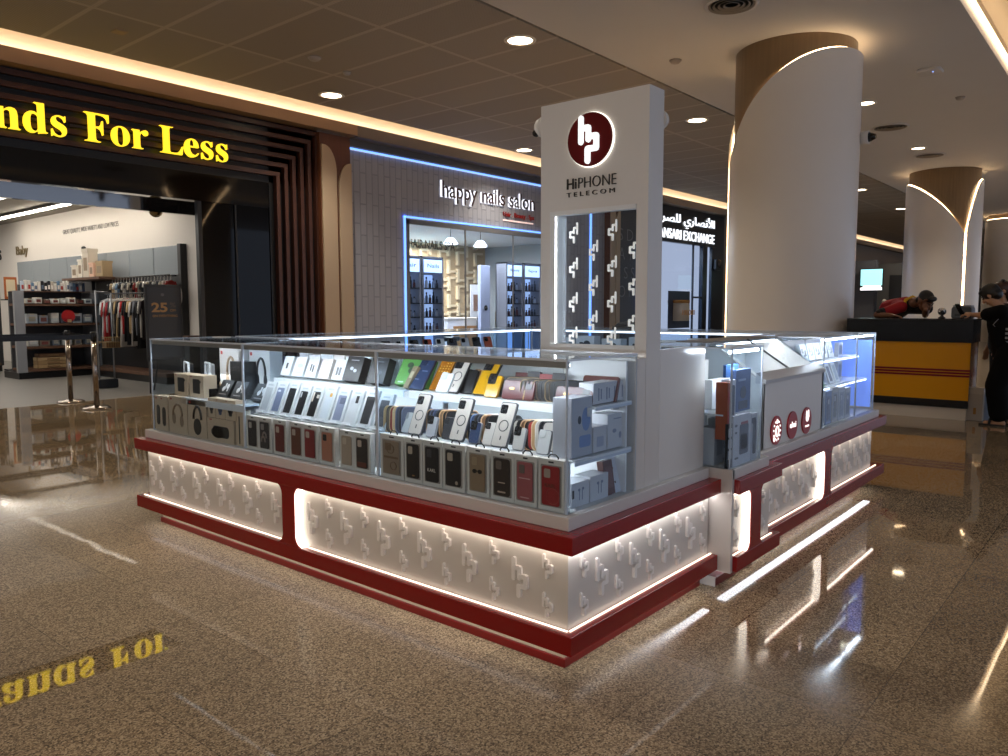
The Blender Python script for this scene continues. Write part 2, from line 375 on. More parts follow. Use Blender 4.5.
# recessed light slot on the right and cove along the shop fronts
struct(MB().box(-7, 70, -.6, .5, 5.38, 5.45).box(-7, 70, .39, .45, 5.1, 5.4).box(-7, 70, -.5, -.45, 5.1, 5.4).build('ceiling_slot', mat('D8CDBC', .6)))
COVE = mat('FFDFB4', .5, emit=6.)
struct(MB().box(-7, 70, .33, .37, 5.13, 5.16).build('trim_2', COVE))
TAN = mat('94765A', .5, noise=.03, nscale=3); WARMW = mat('EDE3D4', .6)
struct(MB().box(-7, 70, 9.98, 10.9, 5.42, 5.5).box(-7, 70, 10.82, 10.9, 4.9, 5.45).box(-7, 70, 9.98, 10.02, 5.1, 5.45).build('trim_3', WARMW))
struct(MB().box(-7, 7.72, 10.5, 10.84, 4.74, 4.94).build('trim_4', TAN))
struct(MB().box(7.72, 70, 10.5, 10.84, 4.72, 4.94).build('trim_5', mat('6A6058', .5)))
struct(MB().box(-7, 70, 10.68, 10.74, 4.95, 4.98).build('trim_6', mat('FFE4C2', .5, emit=9.)))

# ---- left shop front: nested walnut frames, black fascia, dark glass
mb = MB().box(-7, 6.98, 10.80, 10.86, 3.66, 4.83).box(5.9, 6.98, 10.80, 10.86, 0, 4.83)
struct(mb.build('wall_shopfront', BLACK))
mb = MB()
for k in range(6):
    xo = 6.93 - k * .172; zt = 4.70 - k * .170
    mb.box(-7, xo, 10.70, 10.82, zt - .075, zt); mb.box(xo - .075, xo, 10.70, 10.82, 0, zt - .075)
struct(mb.build('trim_7', WALNUT, bev=.004))
struct(MB().box(-7, 5.96, 10.81, 10.87, 3.2, 3.66).build('trim_8', BLKG))
struct(MB().box(-7, 5.2, 10.88, 11.84, 3.2, 3.24).box(-7, 5.2, 11.84, 11.94, 3.08, 3.7).build('trim_9', mat('9A9A9A', .04, metal=.95)))
DARKGL = mat('050506', .04, spec=.25)
struct(MB().box(4.6, 5.22, 10.84, 10.87, 0, 3.2).build('window_1', DARKGL)); struct(MB().box(5.24, 5.9, 10.82, 10.86, 0, 3.2).build('window_2', DARKGL))
struct(MB().box(4.53, 4.60, 10.82, 10.92, 0, 3.2).box(5.215, 5.245, 10.815, 10.88, 0, 3.2).build('trim_10', BLACK))
SHOPW = mat('DCD6CE', .6, noise=.01, nscale=3)
struct(MB().box(5.10, 5.2, 11.95, 24, 0, 3.62).build('wall_right_shop', SHOPW))
struct(MB().box(-7, 5.2, 23.9, 24, 0, 3.62).build('wall_back_shop', SHOPW))
struct(MB().box(-7, 5.2, 11.95, 24, 3.62, 3.7).build('ceiling_shop', mat('8D857C', .7)))
struct(MB().box(-7, -6.9, 10.9, 24, 0, 3.62).build('wall_left_shop', SHOPW))
area((1.2, 15, 3.58), (0, 0, 0), 5, 6, 170, (1, .95, .88)); area((1.2, 20.5, 3.58), (0, 0, 0), 5, 4, 130, (1, .95, .88))

# ---- pilaster between the two shops
BEIGE = mat('B29C82', .45, noise=.02, nscale=3)
def pil(name, x0, x1, z):
    w = x1 - x0
    struct(MB().box(x0, x1, 10.62, 10.84, 0, z).build(name, BROWNW))
    a = x0 + w * .03; b = x0 + w * .5; c = x0 + w * .58; d = x1
    def q(cx, cz, r, a0): return [(cx + r * math.cos(math.radians(a0 + i * 9)), cz + r * 1.7 * math.sin(math.radians(a0 + i * 9))) for i in range(11)]
    mb = MB(); r = w * .4
    mb.prism([(a, 0), (b, 0)] + q(b - r, z - .22 - r * 1.7, r, 0) + [(a, z - .22)], 1, 10.58, 10.62)
    mb.prism([(d, 0), (d, z - .5)] + q(c + r, z - .5 - r * 1.7, r, 90) + [(c, 0)], 1, 10.58, 10.62)
    struct(mb.build(name + '_panel', BEIGE, bev=.006))
pil('wall_pilaster', 6.90, 7.62, 4.70)

# ---- salon shop front
def reliefmat():
    m = mat('8A868A', .55, name='relief_panels', noise=.0003); nt = m.node_tree; L = nt.links.new; N = nt.nodes.new; b = nt.nodes['Principled BSDF']
    g = N('ShaderNodeNewGeometry'); sx = N('ShaderNodeSeparateXYZ'); L(g.outputs['Position'], sx.inputs[0]); cx = N('ShaderNodeCombineXYZ'); L(sx.outputs[2], cx.inputs[0]); L(sx.outputs[0], cx.inputs[1])
    br = N('ShaderNodeTexBrick'); br.offset = .37; br.inputs['Scale'].default_value = 1; br.inputs['Brick Width'].default_value = .62; br.inputs['Row Height'].default_value = .16; br.inputs['Mortar Size'].default_value = .014
    br.inputs['Color1'].default_value = lin('A2A4AE'); br.inputs['Color2'].default_value = lin('9C9EA8'); br.inputs['Mortar'].default_value = lin('8E9098'); L(cx.outputs[0], br.inputs['Vector']); L(br.outputs['Color'], b.inputs['Base Color'])
    bp = N('ShaderNodeBump'); bp.inputs['Strength'].default_value = .8; bp.inputs['Distance'].default_value = .02; bp.invert = True; L(br.outputs['Fac'], bp.inputs['Height']); L(bp.outputs[0], b.inputs['Normal'])
    return m
RELW = reliefmat()
struct(MB().box(7.6, 9.2, 10.8, 10.9, 0, 4.52).box(9.2, 14.2, 10.8, 10.9, 3.32, 4.52).box(14.2, 16.25, 10.8, 10.9, 0, 4.52).box(16.4, 17.05, 10.8, 10.9, 0, 4.5).build('wall_salon', RELW))
struct(MB().box(7.62, 16.3, 10.74, 10.9, 4.58, 4.73).build('trim_11', mat('5B5B60', .5)))
struct(MB().box(7.62, 17, 10.76, 10.79, 4.53, 4.56).box(9.17, 9.205, 10.765, 10.8, 0, 3.36).box(9.17, 14.2, 10.765, 10.8, 3.325, 3.36).box(16.28, 16.34, 10.77, 10.8, 0, 4.5).build('trim_12', LEDBLUE))
struct(MB().box(9.22, 9.32, 10.78, 10.86, 0, 3.3).box(9.22, 14.2, 10.78, 10.86, 3.2, 3.3).box(11.1, 11.13, 10.8, 10.83, 0, 3.2).box(12.85, 12.88, 10.8, 10.83, 0, 3.2).box(14.12, 14.2, 10.78, 10.86, 0, 3.2).build('trim_13', MGREY))
struct(MB().box(9.3, 14.15, 10.812, 10.822, 0, 3.2).build('window_3', GLASSD))
CREAM = mat('CDBFA6', .6); CREAMD = mat('AC9A80', .7)  # back plane darker than the bars: relief shading put into the colour
mb = MB().box(8, 19.5, 17.5, 17.6, 0, 4.2, 1)
for i in range(20):
    for j in range(7):
        x = 10.0 + i * .46; z = .2 + j * .6 + (.3 if i % 2 else 0)
        mb.box(x, x + .10, 17.40, 17.5, z, z + .48); mb.box(x + .1, x + .46, 17.42, 17.5, z + (.42 if (i + j) % 2 else .04), z + (.5 if (i + j) % 2 else .12))
struct(mb.build('wall_back_salon', [CREAM, CREAMD]))
struct(MB().box(7.8, 7.9, 10.9, 17.6, 0, 4.2).build('wall_left_salon', CREAM)); struct(MB().box(19.4, 19.5, 10.95, 17.6, 0, 4.2).build('wall_right_salon', mat('8F9AA8', .6)))
struct(MB().box(7.8, 19.5, 10.95, 17.6, 3.6, 3.7).build('ceiling_salon', mat('BFC6D2', .6)))
area((12.5, 14, 3.5), (0, 0, 0), 6, 4, 620, (.88, .93, 1)); area((15.5, 16.2, 3.4), (0, 0, 0), 2, 1.5, 380, (1, .86, .66))
# between salon and exchange: pilaster, dark panel with faint letters
pil('wall_pilaster_far', 17.05, 17.58, 4.72)
struct(MB().box(17.58, 18.95, 10.8, 10.9, 0, 4.72).build('wall_dark', mat('3A3A3D', .4)))
OUTL = mat('8B8B8E', .5)
for k, (s, z) in enumerate((('S D', 3.42), ('A Y', 2.85), ('E S S', 2.28), ('O P', 1.72))):
    struct(text('trim_letters', s, OUTL, 'R', (10.8, 18.25, z), w=1.0 if k == 2 else .8, h=.34, depth=.01, thin=-.022))
struct(MB().box(18.95, 19.0, 10.76, 10.8, 0, 3.5).build('trim_14', LEDBLUE))
# exchange shop front
struct(MB().box(19, 25.2, 10.8, 10.9, 3.55, 4.72).box(23.4, 23.75, 10.76, 10.9, 0, 3.55).box(24.2, 25.2, 10.8, 10.9, 0, 3.55).build('wall_exchange', mat('1B1D22', .3)))
struct(MB().box(19, 24.2, 10.805, 10.82, 0, 3.55).build('window_4', GLASSD))
struct(MB().box(22.7, 22.75, 10.78, 10.84, 0, 3.55).box(22.75, 23.4, 10.78, 10.84, 1.72, 1.78).build('trim_15', DGREY))
struct(MB().box(19, 25, 14, 14.1, 0, 4).box(19.5, 19.6, 10.95, 14, 0, 4).build('wall_back_exchange', mat('7E9CC4', .6)))
area((22, 12.5, 3.5), (0, 0, 0), 4, 2, 260, (.75, .87, 1))
# far shops and far end
struct(MB().box(25.2, 70, 10.8, 10.9, 0, 4.72).build('wall_far_shops', mat('8C8378', .5)))
struct(MB().box(62, 62.1, -9, 10.8, 0, 5).build('wall_far', mat('9A938C', .6)))
for k, (a, b) in enumerate(((9.3, 10.1), (7.0, 8.4), (3.4, 5.2), (-1, 1.2))): struct(MB().box(61.9, 62, a, b, 0, 2.7).build('door_%d' % (k + 1), mat('232327', .4)))

# ---------------------------------------------------------------- columns
def column(name, c, r, slit, hfun, zc=5.0, gap=.035, lw=.018):
    """veneer drum under a pale shell whose open top edge sweeps round, lit warm along the edge"""
    root = bpy.data.objects.new(name, None); COL.objects.link(root); root.location = (c[0], c[1], 0); root['kind'] = 'structure'
    struct(MB().cyl((0, 0, 0), (0, 0, zc + .25), r - .07, n=72).build('column_core', WOOD, root))
    n = 140; vs = []; fs = []; edge = []
    for i in range(n + 1):
        t = i / n; a = slit + gap + t * (2 * PI - 2 * gap); h = hfun(t)
        for rad in (r, r - .045):
            vs += [(rad * math.cos(a), rad * math.sin(a), 0), (rad * math.cos(a), rad * math.sin(a), h)]
        edge.append(((r - .03) * math.cos(a), (r - .03) * math.sin(a), h - .02))
    for i in range(n):
        o = 4 * i
        fs += [(o, o + 4, o + 5, o + 1), (o + 3, o + 7, o + 6, o + 2), (o + 1, o + 5, o + 7, o + 3)]
    fs += [(0, 1, 3, 2), (4 * n, 4 * n + 2, 4 * n + 3, 4 * n + 1)]
    m = MB().add(vs, fs, 0, True); me = m.build('column_shell', mat('E8E1D8', .3, noise=.012, nscale=5), root)
    e = me.modifiers.new('edges', 'EDGE_SPLIT'); e.split_angle = .6
    struct(me)
    led = MB(); led.tube([((p[0]) * (r - .052) / (r - .03), p[1] * (r - .052) / (r - .03), p[2] + .032) for p in edge], .010, 6)
    for a in (slit - gap * .85, slit + gap * .85): led.tube([((r - .05) * math.cos(a), (r - .05) * math.sin(a), .02), ((r - .05) * math.cos(a), (r - .05) * math.sin(a), min(hfun(0), hfun(1)))], lw, 6)
    struct(led.build('column_light', mat('FFD9A8', .5, emit=13.), root))
    return root
def sm(a, b, t): t = max(0., min(1., (t - a) / (b - a))); return t * t * (3 - 2 * t)
def hA(t): return 3.45 + 1.37 * (1 - (1 - min(1, t / .40)) ** 2.7) if t < .40 else (4.82 if t < .72 else 4.82 - 1.37 * ((t - .72) / .28) ** 2.2)
def hB(t): return 3.3 + 1.42 * (1 - (1 - min(1, t / .14)) ** 3) if t < .14 else (4.72 - 1.42 * max(0, (t - .62) / .38) ** 2.4)
vA = math.atan2(-1.5787 - 2.5, -2.2661 - 9.1)
column('column_near', (9.08, 2.53), .88, vA - 1.36, hA, gap=.07, lw=.024)
vB = math.atan2(-1.5787 - 2.95, -2.2661 - 21.6)
column('column_middle', (21.6, 2.95), .92, vB + .62, hB)
column('column_far', (34.5, 2.95), .92, vB + 2.4, hA)

# ---------------------------------------------------------------- ceiling fittings
WARML = (1, .9, .77)
def downlight(x, y, label, r=.16, p=270, group='recessed ceiling downlights'):
    t = thing('downlight', label, 'ceiling light', (x, y, 5), group=group)
    MB().lathe([(r, .02), (r + .05, .0), (r + .05, -.008), (r, -.012)], n=28, cap=False).build('trim_ring', WARMW, t)
    MB().lathe([(0.001, -.004), (r * .7, -.008), (r, -.004)], n=28).build('lens', mat('FFE6C0', .5, emit=14.), t)
    spot((x, y, 4.93), p, WARML)
for x, y, l in ((6.17, 5.2, 'round downlight in the panelled ceiling above and left of the sign tower'),
                (6.2, 9.33, 'round downlight in the panelled ceiling above the wooden pilaster'),
                (11.87, 5.4, 'round downlight between sign tower and the near column, by the ceiling joint'),
                (11.92, 9.7, 'round downlight above the salon sign, just left of the sign tower'),
                (23.39, 5.6, 'downlight just right of the near column, highest in the gap between columns'),
                (29.3, 5.8, 'downlight in the gap between the columns, close to the middle column'),
                (12.66, 2.55, 'small bright downlight high on the right edge of the near column'),
                (17.6, 2.76, 'downlight above the middle column, beside the round vents'),
                (36, 5.6, 'far downlight low in the gap between the columns, over the light cove'),
                (23.5, .9, 'downlight in the smooth ceiling right of the middle column')):
    downlight(x, y, l, r=.13 if (x, y) in ((12.66, 2.55), (17.6, 2.76)) else .17)
for x, y in ((.4, 5.2), (.4, 9.3), (.6, 2.5), (-4.5, 2.5)):
    downlight(x, y, 'round recessed downlight in the ceiling out of the frame', p=110)
def vent(x, y, r, label):
    t = thing('round_vent', label, 'air vent', (x, y, 5), group='round ceiling air vents')
    mb = MB().lathe([(r, 0), (r * 1.06, -.012), (r * .93, -.022), (r * .9, 0)], n=36, cap=False)
    mb.build('outer_ring', CEILW, t)
    MB().lathe([(.001, -.002), (r * .9, -.002)], n=30).build('backing', BLACK, t)
    mb = MB()
    for k in (.25, .45, .65, .82): mb.lathe([(r * k, -.004), (r * (k + .08), -.02), (r * (k + .085), -.014), (r * (k + .02), -.002)], n=30, cap=False)
    mb.build('blade_ring', mat('8F8578', .5), t)
vent(6.84, 2.5, .30, 'round slotted air vent at the top edge of the picture'); vent(14.93, 2.7, .33, 'round air vent right of the near column'); vent(18.68, 2.74, .33, 'round air vent just above the middle column')
t = thing('wireless_access_point', 'flat white wireless access point on the smooth ceiling, right of the near column', 'access point', (11.25, 1.26, 5))
MB().prism(rr(.34, .34, .08), 2, -.05, 0).build('housing', mat('C9C5C0', .4), t, bev=.015); MB().ball((-.08, -.06, -.052), .008).build('status_light', mat('5C8CFF', .5, emit=4.), t)
for x, y, r, l in ((4.8, 7.9, .09, 'round smoke detector on the panelled ceiling left of the salon sign'), (5.55, 8.1, .06, 'small sprinkler disc on the panelled ceiling beside the smoke detector'), (9.3, 1.9, .07, 'small round detector on the smooth ceiling near the access point'), (8.3, 4.0, .08, 'round detector on smooth ceiling left of the near column'), (13.3, 1.2, .07, 'small disc on the smooth ceiling beyond the access point')):
    t = thing('smoke_detector', l, 'detector', (x, y, 5), group='small ceiling discs'); MB().lathe([(r, 0), (r, -.02), (r * .75, -.045), (.001, -.05)], n=20).build('dome', mat('A79E94', .5), t); MB().lathe([(r * 1.1, .0), (r * 1.15, -.008), (r * .95, -.01)], n=20, cap=False).build('base_ring', mat('8D857B', .5), t)
t = MB().box(2.45, 2.6, 8.9, 9.05, 4.985, 5).build('emergency_light', mat('B09570', .5)); tag(t, 'small square emergency fitting on the panelled ceiling above the yellow sign', 'ceiling fitting')

# ================================================================ KIOSK
z1, z2, z3, z4, zp, z5, z7 = .5635, .4935, .181, .105, .043, .616, 1.207
t = KL = thing('display_counter', 'white corner counter with dark red bands and glowing panels under the tall sign tower', 'display counter', (.3, .3, 0), group='counters of the kiosk')
def P(mb, n, m, **k): return mb.build(n, m, t, world=True, **k)
def Lshape(o, X, Y, d, b): return [(o, o), (X, o), (X, o + d), (o + d, o + d), (o + d, Y - d), (b, Y - d), (b, Y), (o, Y)]
P(MB().prism(Lshape(0, 1.28, 3.47, .12, .75), 2, z2, z1), 'upper_band', RED, bev=.003)
P(MB().prism(Lshape(.010, 1.287, 3.49, .12, .75), 2, z4, z3), 'lower_band', RED, bev=.003)
def arc(cx, cz, r, a0, a1, n=8): return [(cx + r * math.cos(math.radians(a0 + (a1 - a0) * i / n)), cz + r * math.sin(math.radians(a0 + (a1 - a0) * i / n))) for i in range(n + 1)]
def bar(l, r, a, b, ra=.055):
    """upright between two round-cornered openings, l<r across, a<b up"""
    return arc(r + ra, b - ra, ra, 90, 180) + arc(r + ra, a + ra, ra, 180, 270) + arc(l - ra, a + ra, ra, 270, 360) + arc(l - ra, b - ra, ra, 0, 90)
P(MB().prism(bar(1.737, 1.844, z3 - .001, z2 + .001), 0, .014, .062), 'upright_bar', RED, bev=.002)
GLOW = mat('FFF4E6', .5, emit=2.6)  # emission stands in for light on the bar's white side return
def liner(l, a, b, ra=.055, th=.012):
    o = arc(l - ra, a + ra, ra - .001, 270, 360) + arc(l - ra, b - ra, ra - .001, 0, 90)
    return o + (arc(l - ra, a + ra, ra - th, 270, 360) + arc(l - ra, b - ra, ra - th, 0, 90))[::-1]
P(MB().prism(liner(1.737, z3, z2), 0, .018, .058), 'glow_liner', GLOW)
P(MB().box(.066, .64, .066, 3.40, z4, z1).box(.64, 1.25, .066, .62, z4, z1), 'body', WHITE)
def seq(mb, face, plane, bigs, smalls, za, zb):
    zm = (za + zb) / 2; s = (zb - za) / .3125
    for y in bigs: emblem(mb, face, plane, y, zm, .165 * s, 0, .011, 1, hw=.058)
    for y in smalls: emblem(mb, face, plane, y, zm + .074 * s, .098 * s, 0, .010, 1, disc=6, hw=.06); emblem(mb, face, plane, y, zm - .078 * s, .098 * s, 0, .010, 1, disc=6, hw=.06)
m = MB().box(.058, .066, 1.79, 3.402, z3, z2); seq(m, 'L', .058, [3.385 - .05 - .276 * i for i in range(6)], [3.225 - .276 * i for i in range(6)], z3, z2); P(m, 'light_panel', [PANEL, RELIEF])
m = MB().box(.058, .066, .058, 1.79, z3, z2); seq(m, 'L', .058, [1.635 - .27 * i for i in range(6)], [1.5 - .27 * i for i in range(6)], z3, z2); P(m, 'light_panel', [PANEL, RELIEF])
m = MB().box(.066, 1.25, .058, .066, z3, z2); seq(m, 'R', .058, [.281 + .257 * i for i in range(4)], [.157 + .256 * i for i in range(5)], z3, z2); P(m, 'light_panel', [PANEL, RELIEF])
P(MB().prism(Lshape(.106, 1.28, 3.37, .3, .6), 2, 0, .034), 'plinth', REDT, bev=.002)
P(MB().prism(Lshape(.116, 1.27, 3.36, .3, .6), 2, .034, z4), 'plinth_recess', mat('B09A80', .5))
P(MB().prism(Lshape(.056, 1.25, 3.43, .56, .64), 2, z1, z5), 'top_slab', WHITE, bev=.003)
P(MB().box(.04, .048, .05, 1.70, z3 + .001, z3 + .005).box(.04, .048, 1.88, 3.45, z3 + .001, z3 + .005).box(.05, 1.26, .04, .048, z3 + .001, z3 + .005), 'led_strip', LEDW)
P(MB().box(.03, .045, .03, 1.70, z2 - .008, z2 - .001).box(.03, .045, 1.88, 3.40, z2 - .008, z2 - .001), 'led_strip', mat('FFF3E2', .5, emit=5.5))
P(MB().box(.05, 1.26, .028, .045, z2 - .008, z2 - .001), 'led_strip', mat('F6F5F4', .5, emit=10.))
P(MB().box(.04, .075, .1, 3.38, z4 - .008, z4 - .001).box(.1, 1.24, .035, .07, z4 - .008, z4 - .001), 'under_led', mat('F4F8FF', .5, emit=4.5))
# white return panel on the right-hand face and the partition beside the showcase
t = thing('partition_wall', 'plain white upright panels under the sign tower, right of the corner showcase', 'panel', (.92, .1, z5))
P(MB().box(.799, 1.25, .0886, .12, z5, 1.213), 'front_panel', WHITEG, bev=.002)
P(MB().box(.590, .672, .0886, .62, z5, 1.185), 'partition', WHITE, bev=.002)

t = KR = thing('display_counter', 'white counter with red bands and stepped front, along the right-hand side of the kiosk', 'display counter', (2.6, .3, 0), group='counters of the kiosk')
P(MB().box(1.266, 1.29, -.057, .4, .1, z5), 'side_panel', WHITE)
P(MB().box(1.29, 1.80, -.03, .4, z4, z1).box(1.80, 4.02, .036, .55, z4, z1), 'body', WHITE)
P(MB().box(1.27, 1.735, -.057, .45, z1, z5).box(1.735, 4.09, .0, .55, z1, z5), 'top_slab', WHITE, bev=.003)
P(MB().prism([(1.291, -.087), (1.85, -.087), (1.85, -.03), (4.2, -.03), (4.2, .5), (4.1, .5), (4.1, .07), (1.80, .07), (1.80, -.02), (1.291, -.02)], 2, z2, z1), 'upper_band', RED, bev=.003)
P(MB().prism([(1.291, -.08), (1.86, -.08), (1.86, -.022), (4.22, -.022), (4.22, .5), (4.12, .5), (4.12, .07), (1.80, .07), (1.80, -.02), (1.291, -.02)], 2, z4, z3), 'lower_band', RED, bev=.003)
P(MB().prism(bar(1.455, 1.585, z3 - .001, z2 + .001, .045), 1, -.079, -.036), 'upright_bar', RED, bev=.002)
P(MB().prism(bar(2.79, 2.91, z3 - .001, z2 + .001), 1, -.02, .028), 'upright_bar', RED, bev=.002)
P(MB().prism(liner(1.455, z3, z2, .045), 1, -.074, -.036), 'glow_liner', GLOW); P(MB().prism(liner(2.79, z3, z2), 1, -.015, .03), 'glow_liner', GLOW)
m = MB().box(1.29, 1.80, -.036, -.03, z3, z2); seq(m, 'R', -.036, [], [1.36, 1.70], z3, z2); P(m, 'light_panel', [PANEL, RELIEF])
m = MB().box(1.80, 2.85, .03, .036, z3, z2); seq(m, 'R', .03, [1.95, 2.21, 2.47, 2.72], [1.85, 2.08, 2.34, 2.6], z3, z2); P(m, 'light_panel', [PANEL, RELIEF])
m = MB().box(2.85, 4.02, .03, .036, z3, z2); seq(m, 'R', .03, [3.12, 3.36, 3.6, 3.84], [3.0, 3.24, 3.48, 3.72, 3.95], z3, z2); P(m, 'light_panel', [PANEL, RELIEF])
P(MB().box(1.317, 1.78, .04, .3, 0, zp).box(1.70, 4.05, .1, .4, 0, zp), 'plinth', REDT, bev=.002)
P(MB().box(1.309, 1.316, .04, .3, 0, .048).box(1.42, 1.72, .12, .3, zp, z4).box(1.72, 4.0, .14, .4, zp, z4), 'plinth_recess', WHITE)
P(MB().box(1.30, 1.44, -.058, -.05, z3 + .001, z3 + .005).box(1.60, 1.8, -.058, -.05, z3 + .001, z3 + .005).box(1.86, 2.75, .008, .016, z3 + .001, z3 + .005).box(2.95, 4.1, .008, .016, z3 + .001, z3 + .005), 'led_strip', LEDW)
P(MB().box(1.30, 1.44, -.06, -.045, z2 - .008, z2 - .001).box(1.60, 1.8, -.06, -.045, z2 - .008, z2 - .001).box(1.86, 2.75, .0, .015, z2 - .008, z2 - .001).box(2.95, 4.1, 0, .015, z2 - .008, z2 - .001), 'led_strip', mat('FFF3E2', .5, emit=5.5))
P(MB().box(1.42, 4.05, .03, .075, z4 - .008, z4 - .001), 'under_led', mat('F4F8FF', .5, emit=4.5))

# ---- slanted display on the right-hand counter, three red discs on its front
t = thing('slanted_display_case', 'white display case with a sloping glass lid and three round red signs on its front', 'display case', (2.34, .3, z5))
P(MB().box(1.85, 2.84, .03, .05, z5, .986), 'front_panel', WHITEG, bev=.002)
side = [(.03, z5), (.03, .985), (.33, 1.195), (.56, 1.195), (.56, z5)]
P(MB().prism(side, 0, 1.85, 1.872), 'side_panel', WHITE, bev=.002); P(MB().prism(side, 0, 2.818, 2.84), 'side_panel', WHITE, bev=.002)
P(MB().box(1.874, 2.816, .055, .535, .90, .92), 'tray', PANEL); P(MB().box(1.85, 2.84, .33, .56, 1.19, 1.205), 'top_board', MGREY, bev=.002); P(MB().box(1.872, 2.818, .54, .56, z5, 1.19), 'back_board', PANEL)
P(MB().prism([(.016, .984), (.016, 1.004), (.075, 1.042), (.075, .984)], 0, 1.845, 2.845), 'front_rail', LGREY, bev=.002)
P(MB().prism([(.07, 1.030), (.33, 1.197), (.33, 1.203), (.07, 1.036)], 0, 1.875, 2.815, 0), 'sloping_lid', GLASS)
P(MB().prism([(.07, 1.030), (.33, 1.197), (.33, 1.208), (.07, 1.042)], 0, 2.335, 2.345), 'lid_divider', DGREY)
P(MB().box(1.88, 2.81, .34, .36, 1.178, 1.188).box(1.88, 2.81, .08, .09, .975, .983), 'led_strip', LEDC)
DISC = mat('A8101A', .35); WMARK = mat('FFF2EE', .5, emit=1.2)
for k, x in enumerate((2.043, 2.296, 2.54)):
    t2 = t; d = MB().prism(ell(.165, .165, x, .706, 30), 1, .022, .03).build('disc_sign', DISC, t, world=True, bev=.001)
    m = MB(); off = t.location
    if k == 0:
        m.tube([(x + .022 * math.cos(a * .7), .02, .70 + .03 * math.sin(a * .7)) for a in range(9)], .0045, 6, closed=True)
        for a in range(12): m.prism(ell(.012, .012, x + .05 * math.cos(a * .52 + 1), .705 + .055 * math.sin(a * .52 + 1), 8), 1, .019, .0225)
        m.prism(ell(.014, .028, x, .757, 10), 1, .019, .0225); m.prism(ell(.02, .03, x - .04, .66, 10), 1, .019, .0225)
    elif k == 2:
        m.prism(ell(.045, .05, x, .725, 14), 1, .019, .0225); m.prism(ell(.016, .05, x + .02, .748, 10), 1, .019, .0225); m.prism(ell(.016, .04, x - .012, .75, 10), 1, .019, .0225); m.box(x - .03, x + .03, .019, .0225, .668, .678)
    if k != 1:
        m.build('emblem', WMARK, t, world=True).parent = d
    else: text('lettering', 'e/voi', WMARK, 'R', (.022, x, .692), w=.095, h=.036, parent=t, depth=.003).parent = d

# ---- sign tower
t = TW = thing('sign_tower', 'tall white kiosk sign tower with round logo, lettering and a window in it', 'sign tower', (.735, .12, z5))
TX, TB = .673, .798
P(MB().box(TX, TB, .0886, .145, z5, 2.329).box(TX, TB, .600, .658, 1.17, 2.329).box(TX, TB, .145, .6, 1.835, 2.329).box(TX, TB, .145, .6, 1.19, 1.228), 'body', WHITE)
P(MB().box(TX - .008, TX, .574, .599, 1.235, 1.821).box(TX - .008, TX, .145, .599, 1.822, 1.842).box(TX - .008, TX, .145, .599, 1.218, 1.234), 'window_frame', mat('D8DADB', .3))
P(MB().box(TX + .02, TX + .03, .59, .598, 1.235, 1.82), 'led_strip', LEDC)
m = MB().box(TX + .06, TX + .066, .146, .599, 1.23, 1.834); P(m, 'window_pane', GLASS)
m = MB()
for r in range(4):
    for c, y in enumerate((.51, .40, .30, .19)):
        if c in (0, 2) or r < 3:
            m = MB(); emblem(m, 'L', TX + .06, y, 1.735 - .16 * r - (.075 if c % 2 else -.01), .10, .0, .003, hw=.048, flip=-1, disc=6); P(m, 'window_emblem', mat('E9EDEC', .4, emit=.25))
m = MB().prism(ell(.232, .232, .376, 2.14, 44), 0, TX - .022, TX - .010); LD = P(m, 'logo_disc', mat('62090D', .55, spec=.15), bev=.002)
m = MB().prism(ell(.240, .240, .376, 2.14, 44), 0, TX - .010, TX - .0005); P(m, 'logo_halo', mat('FFF7EA', .5, emit=1.3))
m = MB(); emblem(m, 'L', TX - .022, .376, 2.14, .218, 0, .006, hw=.061); P(m, 'logo_emblem', mat('F6FBFA', .4, emit=.8)).parent = LD
LET = mat('141414', .4)
text('lettering', 'Hi', LET, 'L', (TX, .509 - .028, 1.935), w=.052, h=.047, parent=t, depth=.006, thin=.008); text('lettering', 'PHONE', LET, 'L', (TX, .345, 1.935), w=.198, h=.047, parent=t, depth=.006, thin=-.018)
text('lettering', 'T E L E C O M', LET, 'L', (TX, .38, 1.90), w=.255, h=.02, parent=t, depth=.006, thin=-.01)
t = thing('security_camera', 'white dome security camera on the left edge of the sign tower', 'camera', (.735, .69, 2.25)); MB().cyl((0, -.032, 0), (0, .0, 0), .05, n=20).build('base', WHITE, t); MB().ball((0, .012, 0), (.045, .03, .045)).build('dome', mat('E8E6E2', .2), t); MB().ball((-.02, .03, -.025), .018).build('lens', BLKG, t)
t = thing('security_camera', 'white dome security camera on the right side of the sign tower', 'camera', (.81, .118, 2.21)); MB().cyl((-.012, .0, 0), (.01, .0, 0), .042, n=20).build('base', WHITE, t); MB().ball((.015, 0, 0), (.028, .038, .038)).build('dome', mat('E8E6E2', .2), t)
t = thing('security_camera', 'white bullet security camera on the right edge of the near column', 'camera', (9.28, 1.62, 3.72)); MB().cyl((0, .06, 0), (.0, -.06, 0), .09, n=20).build('base', WHITE, t); MB().cyl((0, -.06, 0), (.0, -.15, 0), .07, .03, n=20).build('lens', BLKG, t)

